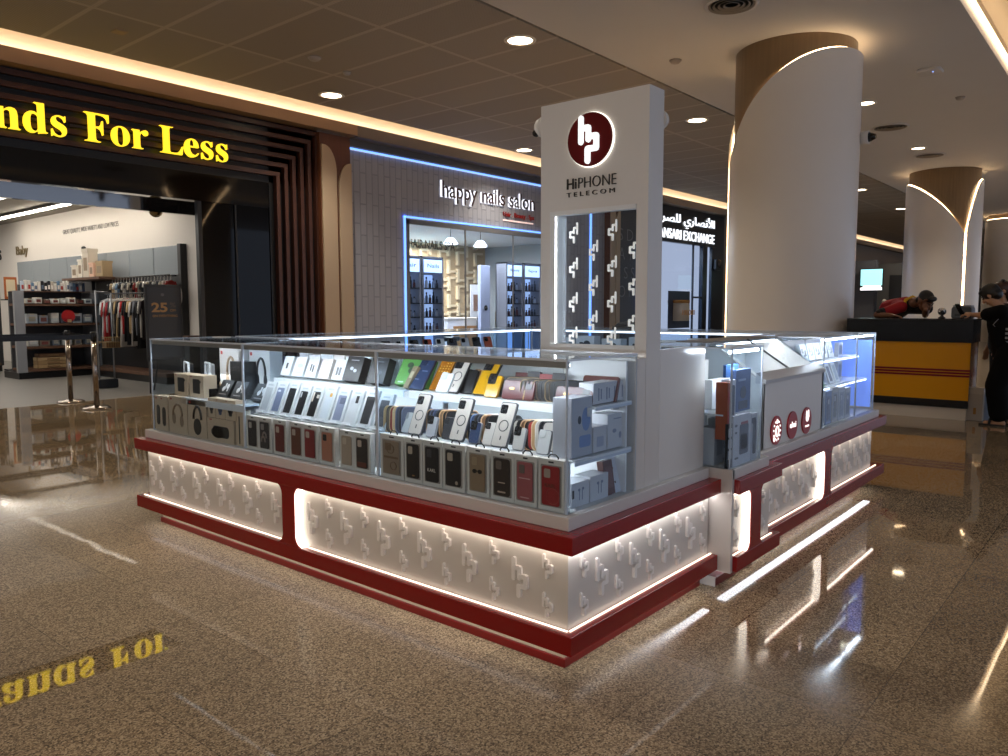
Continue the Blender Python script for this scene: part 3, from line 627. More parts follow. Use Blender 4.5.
# ---- glass showcases
def showcase(label, x0, x1, y0, y1, front, ends, rail=None, zt=z7, top=True):
    """front: 'x' glass facing -x, 'y' glass facing -y; ends: list of other glass sides"""
    global t
    t = thing('glass_showcase', label, 'showcase', ((x0 + x1) / 2, (y0 + y1) / 2, z5), group='glass showcases on the kiosk counters')
    g = .006
    def pane(n, *b):
        P(MB().box(*b), n, GLASS)
    def post(*b): pass
    if 'x' in ends: pane('front_pane', x0, x0 + g, y0 + g, y1 - g, z5, zt - .008)
    if 'y' in ends: pane('side_pane', x0, x1, y0, y0 + g, z5, zt - .008)
    if 'Y' in ends: pane('side_pane', x0, x1, y1 - g, y1, z5, zt - .008)
    if 'X' in ends: pane('back_pane', x1 - g, x1, y0 + g, y1 - g, z5, zt - .008)
    if top: pane('top_pane', x0, x1, y0, y1, zt - .008, zt)
    e = .0035; m = MB()
    for (cx, cy, need) in ((x0, y0, 'xy'), (x0, y1, 'xY'), (x1, y0, 'Xy'), (x1, y1, 'XY')):
        if need[0] in ends or need[1] in ends: m.box(cx - e + (e if cx == x0 else -e), cx + e + (e if cx == x0 else -e), cy - e + (e if cy == y0 else -e), cy + e + (e if cy == y0 else -e), z5, zt)
    if top:
        m.box(x0 - .001, x0 + .005, y0, y1, zt - .008, zt + .0005).box(x1 - .005, x1 + .001, y0, y1, zt - .008, zt + .0005).box(x0, x1, y0 - .001, y0 + .005, zt - .008, zt + .0005).box(x0, x1, y1 - .005, y1 + .001, zt - .008, zt + .0005)
    P(m, 'glass_edges', EDGE)
    return t
RAIL = mat('8F8378', .3, metal=.4)
G = .0886
BEDG = [(G, 1.17), (1.172, 2.30), (2.302, 3.38)]
SL = ['nearest glass showcase at the kiosk corner, full of phone cases', 'middle glass showcase of the long front, white packs on its steps', 'far left glass showcase, brown gadget boxes inside']
for (a, b), l in zip(BEDG, SL):
    showcase(l, G, .60, a, b, 'x', 'x' + ('y' if a == G else '') + ('Y' if b > 3 else 'Y'))
    P(MB().box(G + .008, G + .03, a + .01, b - .01, z7 - .034, z7 - .010), 'top_rail', RAIL); P(MB().box(G + .032, G + .046, a + .02, b - .02, z7 - .030, z7 - .020), 'led_strip', LEDC)
    area((G + .05, (a + b) / 2, z7 - .032), (0, -.45, 0), .015, b - a - .1, .9 if b > 3 else 2.5, (.95, .98, 1)); area((.30, (a + b) / 2, .985), (0, -.3, 0), .015, b - a - .1, .5 if b > 3 else 1.5, (.95, .98, 1))
showcase('small glass showcase between the plain white panel and the sloping case', 1.262, 1.64, -.045, .45, 'y', 'yxX')
area((1.45, -.02, z7 - .032), (.4, 0, 0), .3, .015, 1.8, (.95, .98, 1)); area((2.34, .36, 1.17), (-.5, 0, 0), .9, .015, 2.8, (.95, .98, 1)); area((3.2, .06, z7 - .03), (.45, 0, 0), .6, .015, .8, (.95, .98, 1)); area((3.8, .06, z7 - .03), (.45, 0, 0), .4, .015, .8, (.85, .9, 1))
P(MB().box(1.28, 1.62, -.03, -.015, z7 - .03, z7 - .016), 'led_strip', LEDC); P(MB().box(1.27, 1.63, .25, .27, z5, 1.12), 'back_board', PANEL); P(MB().box(1.27, 1.63, .0, .25, .872, .88), 'shelf', ACRYL)
for (a, b), l in zip(((2.85, 3.57), (3.575, 4.04)), ('glass showcase right of the sloping case, white packs inside', 'narrow glass showcase at the far right end with a blue lit screen')):
    showcase(l, a, b, .03, .55, 'y', 'yX' if b > 4 else 'yx')
    P(MB().box(a + .02, b - .02, .045, .06, z7 - .026, z7 - .014), 'led_strip', LEDC); P(MB().box(a + .01, b - .01, .40, .42, z5, 1.16), 'back_board', PANEL); P(MB().box(a + .01, b - .01, .08, .4, .857, .865).box(a + .01, b - .01, .14, .4, 1.03, 1.038), 'shelf', ACRYL); P(MB().box(a + .02, b - .02, .08, .09, .845, .855).box(a + .02, b - .02, .14, .15, 1.018, 1.028), 'led_strip', LEDS)
    if b > 4: P(MB().box(4.016, 4.03, .05, .42, .64, 1.15), 'screen', mat('5F86E8', .3, emit=.75))

# ---- stepped acrylic risers inside the long showcases
def riser(label, a, b, mirror):
    global t
    t = thing('stepped_riser', label, 'display riser', (.33, (a + b) / 2, z5), group='stepped risers in the long showcases')
    P(MB().box(.135, .27, a, b, .802, .812).box(.135, .141, a, b, .64, .802), 'lower_step', ACRYL); P(MB().box(.275, .50, a, b, .996, 1.004).box(.275, .281, a, b, .97, .996), 'upper_step', ACRYL)
    P(MB().box(.545, .555, .43 if mirror else a, b, z5, 1.155), 'back_board', mat('C6CBCB', .12, metal=.35) if mirror else PANEL)
    if mirror: P(MB().box(.545, .555, a, .428, z5, 1.175), 'back_board', mat('EDEEEE', .4))
    P(MB().box(.286, .296, a + .02, b - .02, .984, .994).box(.146, .156, a + .02, b - .02, .79, .80), 'led_strip', LEDC)
    m = MB()
    for k in range(3):
        y = a + .04 + k * (b - a - .08) / 2; m.box(.50, .545, y - .006, y + .006, .97, 1.0).box(.27, .545, y - .006, y + .006, .79, .802)
    P(m, 'brackets', LGREY)
riser('stepped white riser carrying the loose phone cases', G + .02, 1.15, True); riser('stepped white riser carrying the white retail packs', 1.19, 2.28, False)

# ---- back counters on the far sides of the kiosk
t = thing('display_counter', 'white counter with glass top along the far left rear side of the kiosk', 'display counter', (2.4, 3.1, 0), group='counters of the kiosk')
P(MB().box(.78, 4.05, 2.86, 3.40, .1, z5), 'body', WHITE); P(MB().box(.78, 4.2, 2.82, 3.47, z2, z1), 'upper_band', RED); P(MB().box(.8, 4.0, 2.95, 3.3, 0, .1), 'plinth', REDT)
t = thing('display_counter', 'white counter along the rear right side of the kiosk behind the sloping case', 'display counter', (3.75, 1.7, 0), group='counters of the kiosk')
P(MB().box(3.47, 4.05, .56, 2.85, .1, z5), 'body', WHITE); P(MB().box(4.05, 4.2, .52, 2.8, z2, z1), 'upper_band', RED); P(MB().box(3.55, 4.0, .6, 2.8, 0, .1), 'plinth', REDT)
showcase('long glass showcase on the rear left counter, seen over the front showcases', .70, 3.44, 2.86, 3.38, 'x', 'xyXY')
P(MB().box(.72, 3.42, 2.875, 2.89, z7 - .024, z7 - .012), 'led_strip', LEDS); P(MB().box(.72, 3.42, 3.0, 3.3, .97, .98), 'shelf', ACRYL)
showcase('long glass showcase on the rear right counter behind the tower window', 3.47, 4.04, .57, 3.38, 'x', 'xyXY')
P(MB().box(3.49, 3.505, .6, 3.3, z7 - .024, z7 - .012), 'led_strip', LEDS); P(MB().box(3.6, 3.9, .6, 3.3, .97, .98), 'shelf', ACRYL)

# ================================================================ GOODS IN THE SHOWCASES
RZ = -PI / 2
def deco(mb, kind, cx, cz, w, h, d, r=.004, t=.0012):
    """flat artwork or window raised on a front at y = -d"""
    if kind == 'r': mb.prism(rr(w, h, min(r, w / 2.01, h / 2.01), cx, cz, 3), 1, -d - t, -d)
    elif kind == 'e': mb.prism(ell(w, h, cx, cz, 18), 1, -d - t, -d)
    elif kind == 'o':
        mb.tube([(cx + w / 2 * math.cos(2 * PI * i / 22), -d - .001, cz + h / 2 * math.sin(2 * PI * i / 22)) for i in range(22)], r, 5, closed=True)
    elif kind == 'a':   # headband arch
        mb.tube([(cx + w / 2 * math.cos(PI * i / 12), -d - .001, cz + h * math.sin(PI * i / 12)) for i in range(13)], r, 5)
def carton(name, label, cat, loc, rot, w, h, d, body, arts=(), group=None, rough=.45, tab=None):
    """standing retail box: carton plus its artwork; front faces local -y, base at z=0"""
    t = thing(name, label, cat, loc, rot, group)
    MB().box(-w / 2, w / 2, -d / 2, d / 2, 0, h).build('carton', mat(body, rough), t, bev=.0012)
    for pn, items, col in arts:
        mb = MB()
        for it in items: deco(mb, it[0], it[1] * w, it[2] * h, it[3] * w, it[4] * h, d / 2 + (it[6] if len(it) > 6 else 0), it[5] if len(it) > 5 else .004)
        mb.build(pn, mat(col, .35), t)
    if tab:
        MB().tube([(-.022, 0, h), (-.024, 0, h + .006), (-.012, 0, h + .017), (.012, 0, h + .017), (.024, 0, h + .006), (.022, 0, h)], .0028, 6).build('hang_tab', mat(tab, .4), t)
    return t
def casebox(label, y0, y1, body, win, case, camc, h=.203, extra=None, tab='151515', txt=None, lens=True):
    """phone-case box with a recessed window showing the case"""
    w = abs(y0 - y1) - .002
    t = carton('phone_case_box', label, 'phone case box', (.112, (y0 + y1) / 2, z5), (0, 0, RZ), w, h, .03, body, (), 'phone case boxes along the front of the long showcases', tab=tab)
    d = .015
    m = MB(); deco(m, 'r', 0, h * .49, w * .80, h * .80, d, .004); wn = m.build('window', mat(win, .3), t)
    m = MB(); m.prism(rr(w * .68, h * .76, .010, 0, h * .49, 4), 1, -d - .005, -d - .001); pc = m.build('phone_case', mat(case, .4), t, bev=.001)
    if camc:
        m = MB(); m.prism(rr(w * .24, h * .17, .006, -w * .12, h * .73, 4), 1, -d - .0065, -d - .0045); m.build('camera_cutout', mat(camc, .4), pc)
    if extra:
        m = MB()
        for it in extra[0]: deco(m, it[0], it[1] * w, it[2] * h, it[3] * w, it[4] * h, d + .005, it[5] if len(it) > 5 else .002)
        m.build('case_artwork', mat(extra[1], .4), pc)
    if txt:
        o = text('lettering', txt[0], mat(txt[1], .4), 'R', (-d - .0055, 0, h * txt[2]), w=w * txt[3], depth=.0008); o.parent = t
    m = MB(); deco(m, 'r', 0, h * .945, w * .2, h * .03, d, .001); m.build('brand_mark', mat('2A2522', .4), t)
    return t
CB = 'DED6CA'; CBW = 'C4C0BA'
Bm = [2.288, 2.172, 2.048, 2.026, 1.908, 1.879, 1.762, 1.64, 1.619, 1.499, 1.461, 1.348, 1.23]
for a, b, l, case, cam_, win in (
    (2.288, 2.172, 'boxed navy-black phone case, first from the left post in the middle showcase', '17181D', 'A8A49E', 'B7B0A6'),
    (2.172, 2.048, 'boxed dark phone case with a grey swirl, second in the middle showcase', '2B2A2B', '8D8A86', 'B7B0A6'),
    (2.026, 1.908, 'boxed dark red phone case standing alone with gaps either side', '5C1A18', 'B5A79A', 'B7B0A6'),
    (1.879, 1.762, 'boxed tobacco brown phone case beside a red boxed case', '5A2F1E', 'B5A79A', 'B7B0A6'),
    (1.762, 1.64, 'boxed bright red phone case in the middle showcase', '761C1F', 'B5A79A', 'B7B0A6'),
    (1.619, 1.499, 'boxed peach pink phone case with black camera opening', 'A46E58', '101012', 'B7B0A6'),
    (1.461, 1.348, 'boxed clear beige phone case in the middle showcase', 'A29584', 'B9AD9C', 'A99E90'),
    (1.348, 1.23, 'boxed black phone case with brown foot, last before the second post', '1C1614', 'B5A79A', 'B7B0A6')):
    ex = ([('a', -.05, .3, .3, .16, .006), ('a', .05, .42, .3, .16, .006)], '77736F') if 'swirl' in l else (([('r', 0, .2, .58, .12)], '5B2A1B') if 'foot' in l or 'tobacco' in l else None)
    casebox(l, a, b, CB, CB if 'clear' in l else 'B3A798', case, cam_, h=.19, extra=ex, tab=None)
DK = [
    (1.16, 1.0, 'boxed marbled beige folding phone case with a strap, first right of the second post', '857868', '6E5A45', None, ([('r', 0, .49, .6, .05), ('o', -.02, .68, .3, .2, .002), ('o', .1, .3, .25, .18, .002)], '6A5743'), None),
    (.995, .879, 'boxed plain black phone case with cream camera window, left of the lettered one', '0E0E10', 'AFA596', '9B9186', ([('r', .05, .17, .14, .03)], '8A6A3A'), None),
    (.876, .755, 'boxed black phone case with white lettering', '101114', '3A3B40', '9B9186', None, ('KARL', 'D8D4CC', .33, .42)),
    (.752, .622, 'boxed plain black phone case with a small round badge low down', '121216', 'B4A998', '9B9186', ([('e', .17, .19, .12, .08)], 'A59A8A'), None),
    (.608, .485, 'boxed gold beige phone case with dark glasses motif', '8A7860', '9B8A70', '9B9186', ([('e', -.12, .52, .2, .09), ('e', .12, .52, .2, .09), ('r', 0, .53, .3, .02)], '14110F'), None),
    (.476, .352, 'boxed brown-black phone case with pale lettering low down', '2A211D', '6A6058', '9B9186', ([('r', 0, .38, .3, .02), ('r', 0, .19, .34, .03)], 'B8A998'), None),
    (.352, .237, 'boxed dusty pink phone case with small pale lettering', '9A5458', '6A5F58', '9B9186', ([('r', 0, .17, .4, .02), ('r', 0, .55, .5, .02)], 'C9A0A0'), None),
    (.231, .105, 'boxed crimson phone case with gold lettering, at the glass corner', '8E1E22', '9D9186', '9B9186', ([('o', .1, .3, .5, .3, .001)], 'A94A45'), ('KARL', '6A3A2A', .46, .42))]
for a, b, l, case, cam_, win, ex, tx in DK:
    casebox(l, a, b, 'E2DACE', win or '9B9186', case, cam_, extra=ex, tab='0C0C0C', txt=tx)

# ---- left showcase: brown gadget boxes
KB = 'C6B094'
def kb(label, y0, y1, zb, h, arts, d=.07, x=.135, body=KB, cat='gadget box', name='gadget_box', grp='brown gadget boxes in the far left showcase'):
    return carton(name, label, cat, (x, (y0 + y1) / 2, zb), (0, 0, RZ), abs(y0 - y1) - .004, h, d, body, arts, grp)
RD = ('brand_mark', [('r', -.36, .93, .09, .05)], 'A02A24')
kb('tall brown box printed with two black oval straps, at the far left end', 3.42 - .045, 3.201, z5, .225, [('strap_picture', [('r', -.22, .45, .26, .58, .03), ('r', .22, .42, .26, .55, .03)], '16130F'), ('brand_mark', [('r', -.36, .93, .09, .05), ('r', .05, .93, .09, .05)], 'A02A24')])
kb('tall brown box printed with beige headphones', 3.187, 2.955, z5, .235, [('headphone_picture', [('a', 0, .5, .5, .3, .008), ('e', -.22, .42, .2, .32), ('e', .2, .36, .2, .32)], '8A745A'), RD])
kb('tall brown box printed with black headphones', 2.951, 2.728, z5, .23, [('headphone_picture', [('a', .05, .5, .42, .34, .009), ('e', .02, .3, .42, .44)], '0F0D0C'), RD])
kb('wide brown box printed with a black speaker', 2.721, 2.429, z5, .14, [('speaker_picture', [('r', .02, .45, .62, .48, .025), ('e', -.1, .42, .5, .5)], '14110F'), RD])
for i, (a, b, c) in enumerate(((2.717, 2.632, '3A342E'), (2.630, 2.526, '4A5A80'), (2.524, 2.41, '22242A'))):
    kb('small brown watch box lying %s on the wide speaker box' % ('leftmost', 'in the middle, blue picture,', 'rightmost')[i], a, b, .758, .115, [('watch_picture', [('r', 0, .5, .3, .62, .008), ('r', 0, .5, .46, .34, .012)], c), RD], d=.06)
kb('narrow brown box with a thin black stick picture, beside the showcase post', 2.425, 2.345, z5, .205, [('stick_picture', [('r', 0, .45, .14, .78, .003)], '14110F')], d=.05)
for i, (a, b) in enumerate(((3.19, 3.02), (3.0, 2.83))):
    kb('upright brown box with a black charger picture, %s of the two on top' % ('left', 'right')[i], a, b, .855, .135, [('charger_picture', [('r', 0, .5, .5, .66, .008), ('r', .22, .72, .2, .1, .003)], '14110F'), RD], d=.09, x=.19)
for k, (y, x, l, c) in enumerate(((2.82, .36, 'large white boxed headphones upright at the back, left of the pair', 'A28A70'), (2.55, .40, 'large white boxed headphones upright at the back, behind the post', '18181A'))):
    carton('gadget_box', l, 'gadget box', (x, y, .854), (0, 0, RZ), .22, .30, .09, 'C9C5C0', [('headphone_picture', [('a', .1, .5, .4, .32, .009), ('e', -.1, .36, .18, .3), ('e', .28, .36, .18, .3)], c), ('brand_mark', [('r', -.38, .9, .1, .07)], 'B02A26')], 'white headphone boxes at the back')
carton('gadget_box', 'plain black cube box on the rear step of the far left showcase', 'gadget box', (.33, 2.66, .854), (0, 0, RZ), .15, .225, .12, '0B0B0C', [('brand_mark', [('r', 0, .85, .5, .03)], '2A2A2C')])
for i, y in enumerate((2.74, 2.58, 2.36)):
    carton('earbud_box', 'tilted black box with white earbud picture, %s' % ('left of the pair beside the black tray', 'right of the pair beside the black tray', 'seen through the middle showcase glass')[i], 'earbud box', (.22, y, .862), (-.55, 0, RZ), .13, .11, .03, '141416', [('earbud_picture', [('e', -.08, .45, .22, .3), ('r', .0, .6, .1, .4, .004), ('e', .2, .62, .2, .3), ('r', .26, .5, .08, .36, .004)], 'D0CEC9'), ('lettering', [('r', 0, .14, .6, .05)], '8A8886')], 'black earbud boxes')
t = thing('display_board', 'clear acrylic board under the black earbud boxes', 'board', (.30, 2.6, .845)); MB().box(-.2, .2, -.28, .42, 0, .008).build('board', ACRYL, t); MB().box(-.2, -.194, -.28, .42, -.03, 0).build('board_lip', ACRYL, t); MB().box(.19, .2, -.28, .42, -.229, 0).box(-.0, .01, -.28, .42, -.229, 0).build('support', ACRYL, t)
t = thing('storage_tray', 'black open tray with small straps in the far left showcase', 'tray', (.27, 2.93, .854)); m = MB().box(-.09, .09, -.1, .1, 0, .01); m.box(-.09, -.08, -.1, .1, 0, .055).box(.08, .09, -.1, .1, 0, .055).box(-.09, .09, -.1, -.09, 0, .055).box(-.09, .09, .09, .1, 0, .055); m.build('tray', mat('0C0C0D', .3), t)
for k in range(3): MB().tube([(-.06 + .05 * k, -.05 + .02 * k, .05), (-.05 + .05 * k, 0, .085), (-.03 + .05 * k, .05, .055)], .008, 6).build('strap', mat(('C8B49A', '0F0F10', 'A0876A')[k], .5), t)
# phone holders and stands
def holder(label, x, y, z, col, fr):
    t = thing('car_phone_holder', label, 'phone holder', (x, y, z), (0, 0, RZ - .3))
    MB().prism(rr(.12, .15, .012, 0, .12), 1, -.012, .012).build('back_plate', mat(col, .35), t, bev=.003)
    MB().prism(rr(.17, .02, .006, 0, .0 + .008), 1, -.07, .05).build('foot', mat(fr, .35), t, bev=.002); MB().box(-.015, .015, 0, .012, .0, .06).build('stem', mat(fr, .3), t)
    MB().tube([(-.07, -.02, .05), (-.07, -.02, .19), (-.06, -.02, .2), (.06, -.02, .2), (.07, -.02, .19), (.07, -.02, .05)], .008, 6).build('cradle_arm', mat(fr, .3), t)
holder('black phone stand with white clamp, leftmost in the far left showcase', .30, 3.28, .847, '101012', 'DADADA'); holder('white phone stand with a grey plate beside the black one', .36, 3.12, .847, 'B9BABD', 'E2E2E2'); holder('black phone stand with screen-like plate, behind the two upright brown boxes', .42, 2.93, .854, '1A1A1D', '2A2A2D')
t = thing('display_board', 'clear acrylic board carrying the phone stands at the far left', 'board', (.34, 3.12, .838)); MB().box(-.09, .2, -.09, .24, 0, .008).build('board', ACRYL, t); MB().box(.1, .11, -.09, .24, -.222, 0).box(-.03, -.02, -.09, .24, -.222, 0).build('support', ACRYL, t)
carton('gadget_box', 'boxed gadget with a navy patterned side behind the earbud boxes', 'gadget box', (.46, 2.36, .854), (0, 0, RZ), .10, .26, .06, '3A4560', [('pattern', [('e', -.2, .3 + .2 * k, .3, .1) for k in range(4)], '4E5A78')])
carton('gadget_box', 'white box with a blue portrait picture at the back of the middle showcase', 'gadget box', (.47, 2.235, 1.006), (0, 0, RZ), .08, .14, .04, 'D5D8DA', [('portrait_shoulders', [('r', .1, .35, .6, .24, .012)], '3E63B0'), ('portrait_head', [('e', .1, .6, .26, .22)], '7A5A48')])

# ---- middle showcase: tilted white packs on the lower step
def pack(label, y, w, h, inner, acc=None, x=.165, body='C9CDCE', z=.813, lean=.40, ins=(.5, .5)):
    t = thing('phone_case_pack', label, 'phone case pack', (x, y, z), (-lean, 0, RZ), 'white phone case packs leaning on the lower step')
    MB().box(-w / 2, w / 2, -.009, .009, 0, h).build('pack', mat(body, .4), t, bev=.0015)
    m = MB(); deco(m, 'r', 0, h * .46, w * ins[0] * 1.3, h * ins[1] * 1.42, .009, .005); m.build('phone_case', mat(inner, .35), t)
    m = MB(); deco(m, 'r', 0, h * .9, w * .5, h * .05, .009, .001); m.build('title_strip', mat('A9B2B6', .4), t)
    if acc:
        m = MB()
        for it in acc[0]: deco(m, it[0], it[1] * w, it[2] * h, it[3] * w, it[4] * h, .0102, .003)
        m.build('accent', mat(acc[1], .4), t)
    MB().box(-w * .35, w * .35, -.028, -.0, -.002, .004).box(-w * .35, w * .35, -.031, -.028, -.002, .012).build('clear_foot', ACRYL, t)
PK = [('A9AEB2', None, 'pale grey case'), ('6A7690', ([('r', -.1, .72, .25, .06)], 'C9D2E0'), 'slate blue case'), ('17171A', None, 'black case, left of the lettered ones,'), ('141417', ([('r', -.2, .7, .1, .16)], 'C8CCD0'), 'black case and short white letters'),
      ('141417', ([('r', -.22, .66, .12, .28), ('r', .2, .68, .22, .1)], 'D8CFC0'), 'black case, white letters and cream camera patch'), ('C3CCD2', ([('r', .15, .74, .2, .1)], 'D09A3A'), 'clear case with an orange patch'),
      ('7E869C', ([('r', .1, .66, .4, .18)], '5A6074'), 'violet grey case'), ('C6CACC', ([('r', .12, .72, .22, .2)], '141417'), 'white front and small black camera picture'), ('2C2C2E', None, 'dark charcoal case'), ('55565A', ([('r', .0, .5, .5, .3)], '46474B'), 'smoky grey case at the second post')]
for i, (c, a, l) in enumerate(PK): pack('white pack showing %s on the lower step' % (l if 'case' in l or 'front' in l else l), 2.225 - i * .1085, .093, .185 + .006 * (i % 3), c, a)
for i, (c, a, l, w) in enumerate((('D8DBDC', [('p', [('r', 0, .5, .2, .3, .003)], '3A3A3E')], 'first from the left, dark mark', .085), ('D4D8DA', [('p', [('e', .05, .55, .5, .22), ('r', 0, .2, .6, .05)], 'B0B8BE')], 'second, faint picture', .10), ('C6C8CA', [('p', [('r', -.1, .5, .12, .35, .004), ('r', .12, .45, .12, .35, .004)], '2B2B2E')], 'third, two black sticks pictured', .095), ('CFC8C2', [('p', [('r', 0, .5, .4, .6, .004)], 'B8AEA4')], 'fourth, warm grey panel', .09), ('C4C8CB', [('p', [('r', -.12, .42, .18, .4, .004), ('r', .14, .42, .18, .4, .004)], '3C3F44')], 'fifth, two dark bottles pictured', .09))):
    carton('accessory_box', 'small white accessory box tilted on the top step, %s' % l, 'accessory box', (.325, 2.225 - i * .118, 1.012), (-.38, 0, RZ), w, .115, .035, c, [('picture', a[0][1], a[0][2])], 'small white boxes on the top step')
for i, y in enumerate((1.635, 1.44)):
    carton('earbud_box', 'larger black earbud box tilted on the top step, %s' % ('left one with silver buds', 'right one beside the green box')[i], 'earbud box', (.33, y, 1.012), (-.38, 0, RZ), .13, .135, .05, '0D0D0F', [('earbud_picture', [('e', -.08, .5, .2, .14), ('e', .14, .42, .2, .14)], 'A9ACB0' if i == 0 else '46484C'), ('lettering', [('r', 0, .84, .5, .03)], '8E8E90')])
carton('earbud_box', 'bright green earbud box on the top step at the second post', 'earbud box', (.36, 1.225, 1.012), (-.5, 0, RZ), .20, .15, .05, '5E9A44', [('earbud_picture', [('e', -.15, .7, .22, .2), ('e', -.05, .5, .24, .22), ('e', .22, .62, .22, .22)], '3A4A34'), ('case_picture', [('e', .12, .52, .26, .24)], 'C8CFC8'), ('foot_strip', [('r', -.3, .08, .2, .05)], 'D8E0D4')])
for k in range(9):
    c = ('D9DDDF', 'CFD6DA', 'D8D2CC')[k % 3]
    carton('accessory_box', 'pale box in the back row of the middle showcase, behind the small white boxes', 'accessory box', (.45, 2.12 - k * .112, 1.006), (-.08, 0, RZ), .1, .125 + .012 * (k % 3), .03, c, [('picture', [('r', 0, .5, .6, .3, .004)], 'BFC6CA')], 'pale boxes of the back row')

# ---- nearest showcase: loose phone cases
def phone(label, x, y, z, lean, shell, plate, w=.078, h=.16, camc='101012', ring=None, turn=0., lenses=True, group=None, extra=None, horizontal=False, camw=.46):
    t = thing('phone_case', label, 'phone case', (x, y, z), (-lean, 0, RZ + turn), group)
    MB().prism(rr(w, h, .012, 0, h / 2), 1, -.006, .006).build('shell', mat(shell, .3), t, bev=.002)
    if plate: MB().prism(rr(w * .9, h * .95, .010, 0, h / 2), 1, -.0072, -.0055).build('back_plate', mat(plate, .25), t)
    cx, cz = (-w * .2, h * .83); cw = w * camw
    if horizontal: cx, cz = w * .33, h * .62; cw = h * .42
    MB().prism(rr(cw, cw * 1.08, .007, cx, cz), 1, -.0095, -.006).build('camera_frame', mat(camc, .25), t, bev=.0008); cf = t.children[-1] if False else [c_ for c_ in t.children if c_.name.startswith('camera_frame')][0]
    if lenses:
        for dx, dz in ((-.25, .25), (-.25, -.25), (.25, 0)):
            MB().cyl((cx + dx * cw, -.0115, cz + dz * cw), (cx + dx * cw, -.009, cz + dz * cw), cw * .17, n=12).build('lens_ring', mat('3C3E42', .2, metal=.6), cf)
    if ring:
        m = MB(); m.tube([(w * .02 + w * .27 * math.cos(2 * PI * i / 28), -.008, h * .47 + w * .27 * math.sin(2 * PI * i / 28)) for i in range(28)], .0022, 5, closed=True); m.prism(rr(.0045, h * .09, .001, w * .02, h * .2), 1, -.009, -.007); m.build('magnet_ring', mat(ring, .3), t)
    if extra:
        m = MB()
        for it in extra[0]: deco(m, it[0], it[1] * w, it[2] * h, it[3] * w, it[4] * h, .0065, it[5] if len(it) > 5 else .003)
        m.build('motif', mat(extra[1], .3, metal=extra[2] if len(extra) > 2 else 0), t)
    return t
for i, (y, rim) in enumerate(((1.01, '4A4C50'), (.745, '3A3B3F'), (.50, '55565A'))):
    phone('large clear phone case with dark ring leaning on the lower step, %s' % ('leftmost of three', 'middle of three', 'rightmost of three')[i], .175, y, .816, .42, rim, 'BDB5AB', w=.088, h=.20, ring='2B2C30', camw=.42)
    phone('pale narrow case tucked just left of the %s clear ring case' % ('leftmost', 'middle', 'rightmost')[i], .19, y + .075, .815, .35, '8E9499' if i == 0 else ('1F2023' if i == 1 else 'B7B2AA'), 'AEB4B8' if i == 0 else ('35363A' if i == 1 else 'C6C0B8'), w=.06, h=.10, lenses=False, camc='8E9499' if i == 0 else '2A2A2C')
    phone('small clear case with black camera just right of the %s ring case' % ('leftmost', 'middle', 'rightmost')[i], .18, y - .10, .815, .30, '77797C', ('A8ABB0', '33405C', 'B9B6B0')[i], w=.06, h=.095, camc='0C0C0E', camw=.6)
# edge-on stacks; each case lies on its long edge
proto = {}
def edgecase(col, rim, inner):
    if (col, rim) not in proto:
        t = thing('phone_case', '', 'phone case', (0, 0, 0))
        MB().prism(rr(.15, .082, .018, 0, .041), 0, -.0045, .0045).build('shell', mat(col, .35), t, bev=.0012)
        m = MB(); p = rr(.152, .084, .019, 0, .041); m.tube([(-.0045, a, b) for a, b in p], .0024, 5, closed=True); m.build('rim', mat(rim, .35), t)
        MB().prism(rr(.036, .03, .006, -.05, .06), 0, -.0075, -.004).build('camera_frame', mat('141416', .3), t)
        proto[(col, rim)] = [t, False]
    return proto[(col, rim)]
def stack(x, y0, n, z, pal, label, group, pitch=.0165, turn=.35, s=1., zs=1.45):
    for k in range(n):
        col, rim = pal[k % len(pal)]
        p = edgecase(col, rim, None); loc = (x + .004 * k, y0 - pitch * k, z); rot = (0, .14, RZ + PI / 2 - PI / 2 - PI / 2 + turn)
        rot = (0, .16, PI / 2 + turn)
        if not p[1]: o = p[0]; o.location = loc; o.rotation_euler = rot; o['label'] = label; o['group'] = group; p[1] = True
        else: o = dup(p[0], loc, rot, label, group)
        o.scale = (s, s, zs * s)
P1 = [('B79A6E', 'C9A777'), ('7A6A58', '3C3A3C'), ('A84A3C', 'D0B080'), ('C8B08A', 'E0C090'), ('3F4552', '55607A'), ('2A2B30', '44464C'), ('50586A', '6E7890')]
P2 = [('1A1B1E', '8C6A4A'), ('2A2D34', '4A5068'), ('35405A', '4A5878'), ('151517', '2C2C30'), ('8A6E50', 'D2A878'), ('1C1A19', 'B88E62')]
P3 = [('141416', 'A98A62'), ('2E4468', '7C90B8'), ('1A1A1C', '303034'), ('23262E', '4A4E5A'), ('8C6A48', 'DDB486'), ('2A211C', '8C5E3C'), ('0F0F10', '2A2A2C')]
P4 = [('C9C2B8', '2C2C2E'), ('101012', '2A2A2C'), ('7E5A3A', 'E0B890'), ('2A1E18', 'D8A878'), ('B03A34', '403030'), ('C8A070', 'E8C8A0'), ('D8CFC4', 'EEE6DA'), ('1A1A1C', '3A3A3E')]
stack(.21, 1.15, 7, .814, P1, 'phone case on edge in the patterned stack left of the leftmost clear ring case', 'stack left of the first ring case', turn=-.95)
stack(.25, .90, 7, .814, P2, 'phone case on edge in the stack between the leftmost and middle ring cases', 'stack between first and second ring cases', turn=-.95)
stack(.25, .645, 7, .814, P3, 'phone case on edge in the stack between the middle and rightmost ring cases', 'stack between second and third ring cases', turn=-.95)
stack(.25, .385, 9, .814, P4, 'phone case on edge in the stack right of the rightmost ring case', 'stack right of the third ring case', turn=-.95)
phone('pale phone-shaped dummy at the right end of the lower step', .17, .265, .815, .30, '6A6C70', 'C9C9C7', w=.065, h=.10, lenses=False, camc='C9C9C7')
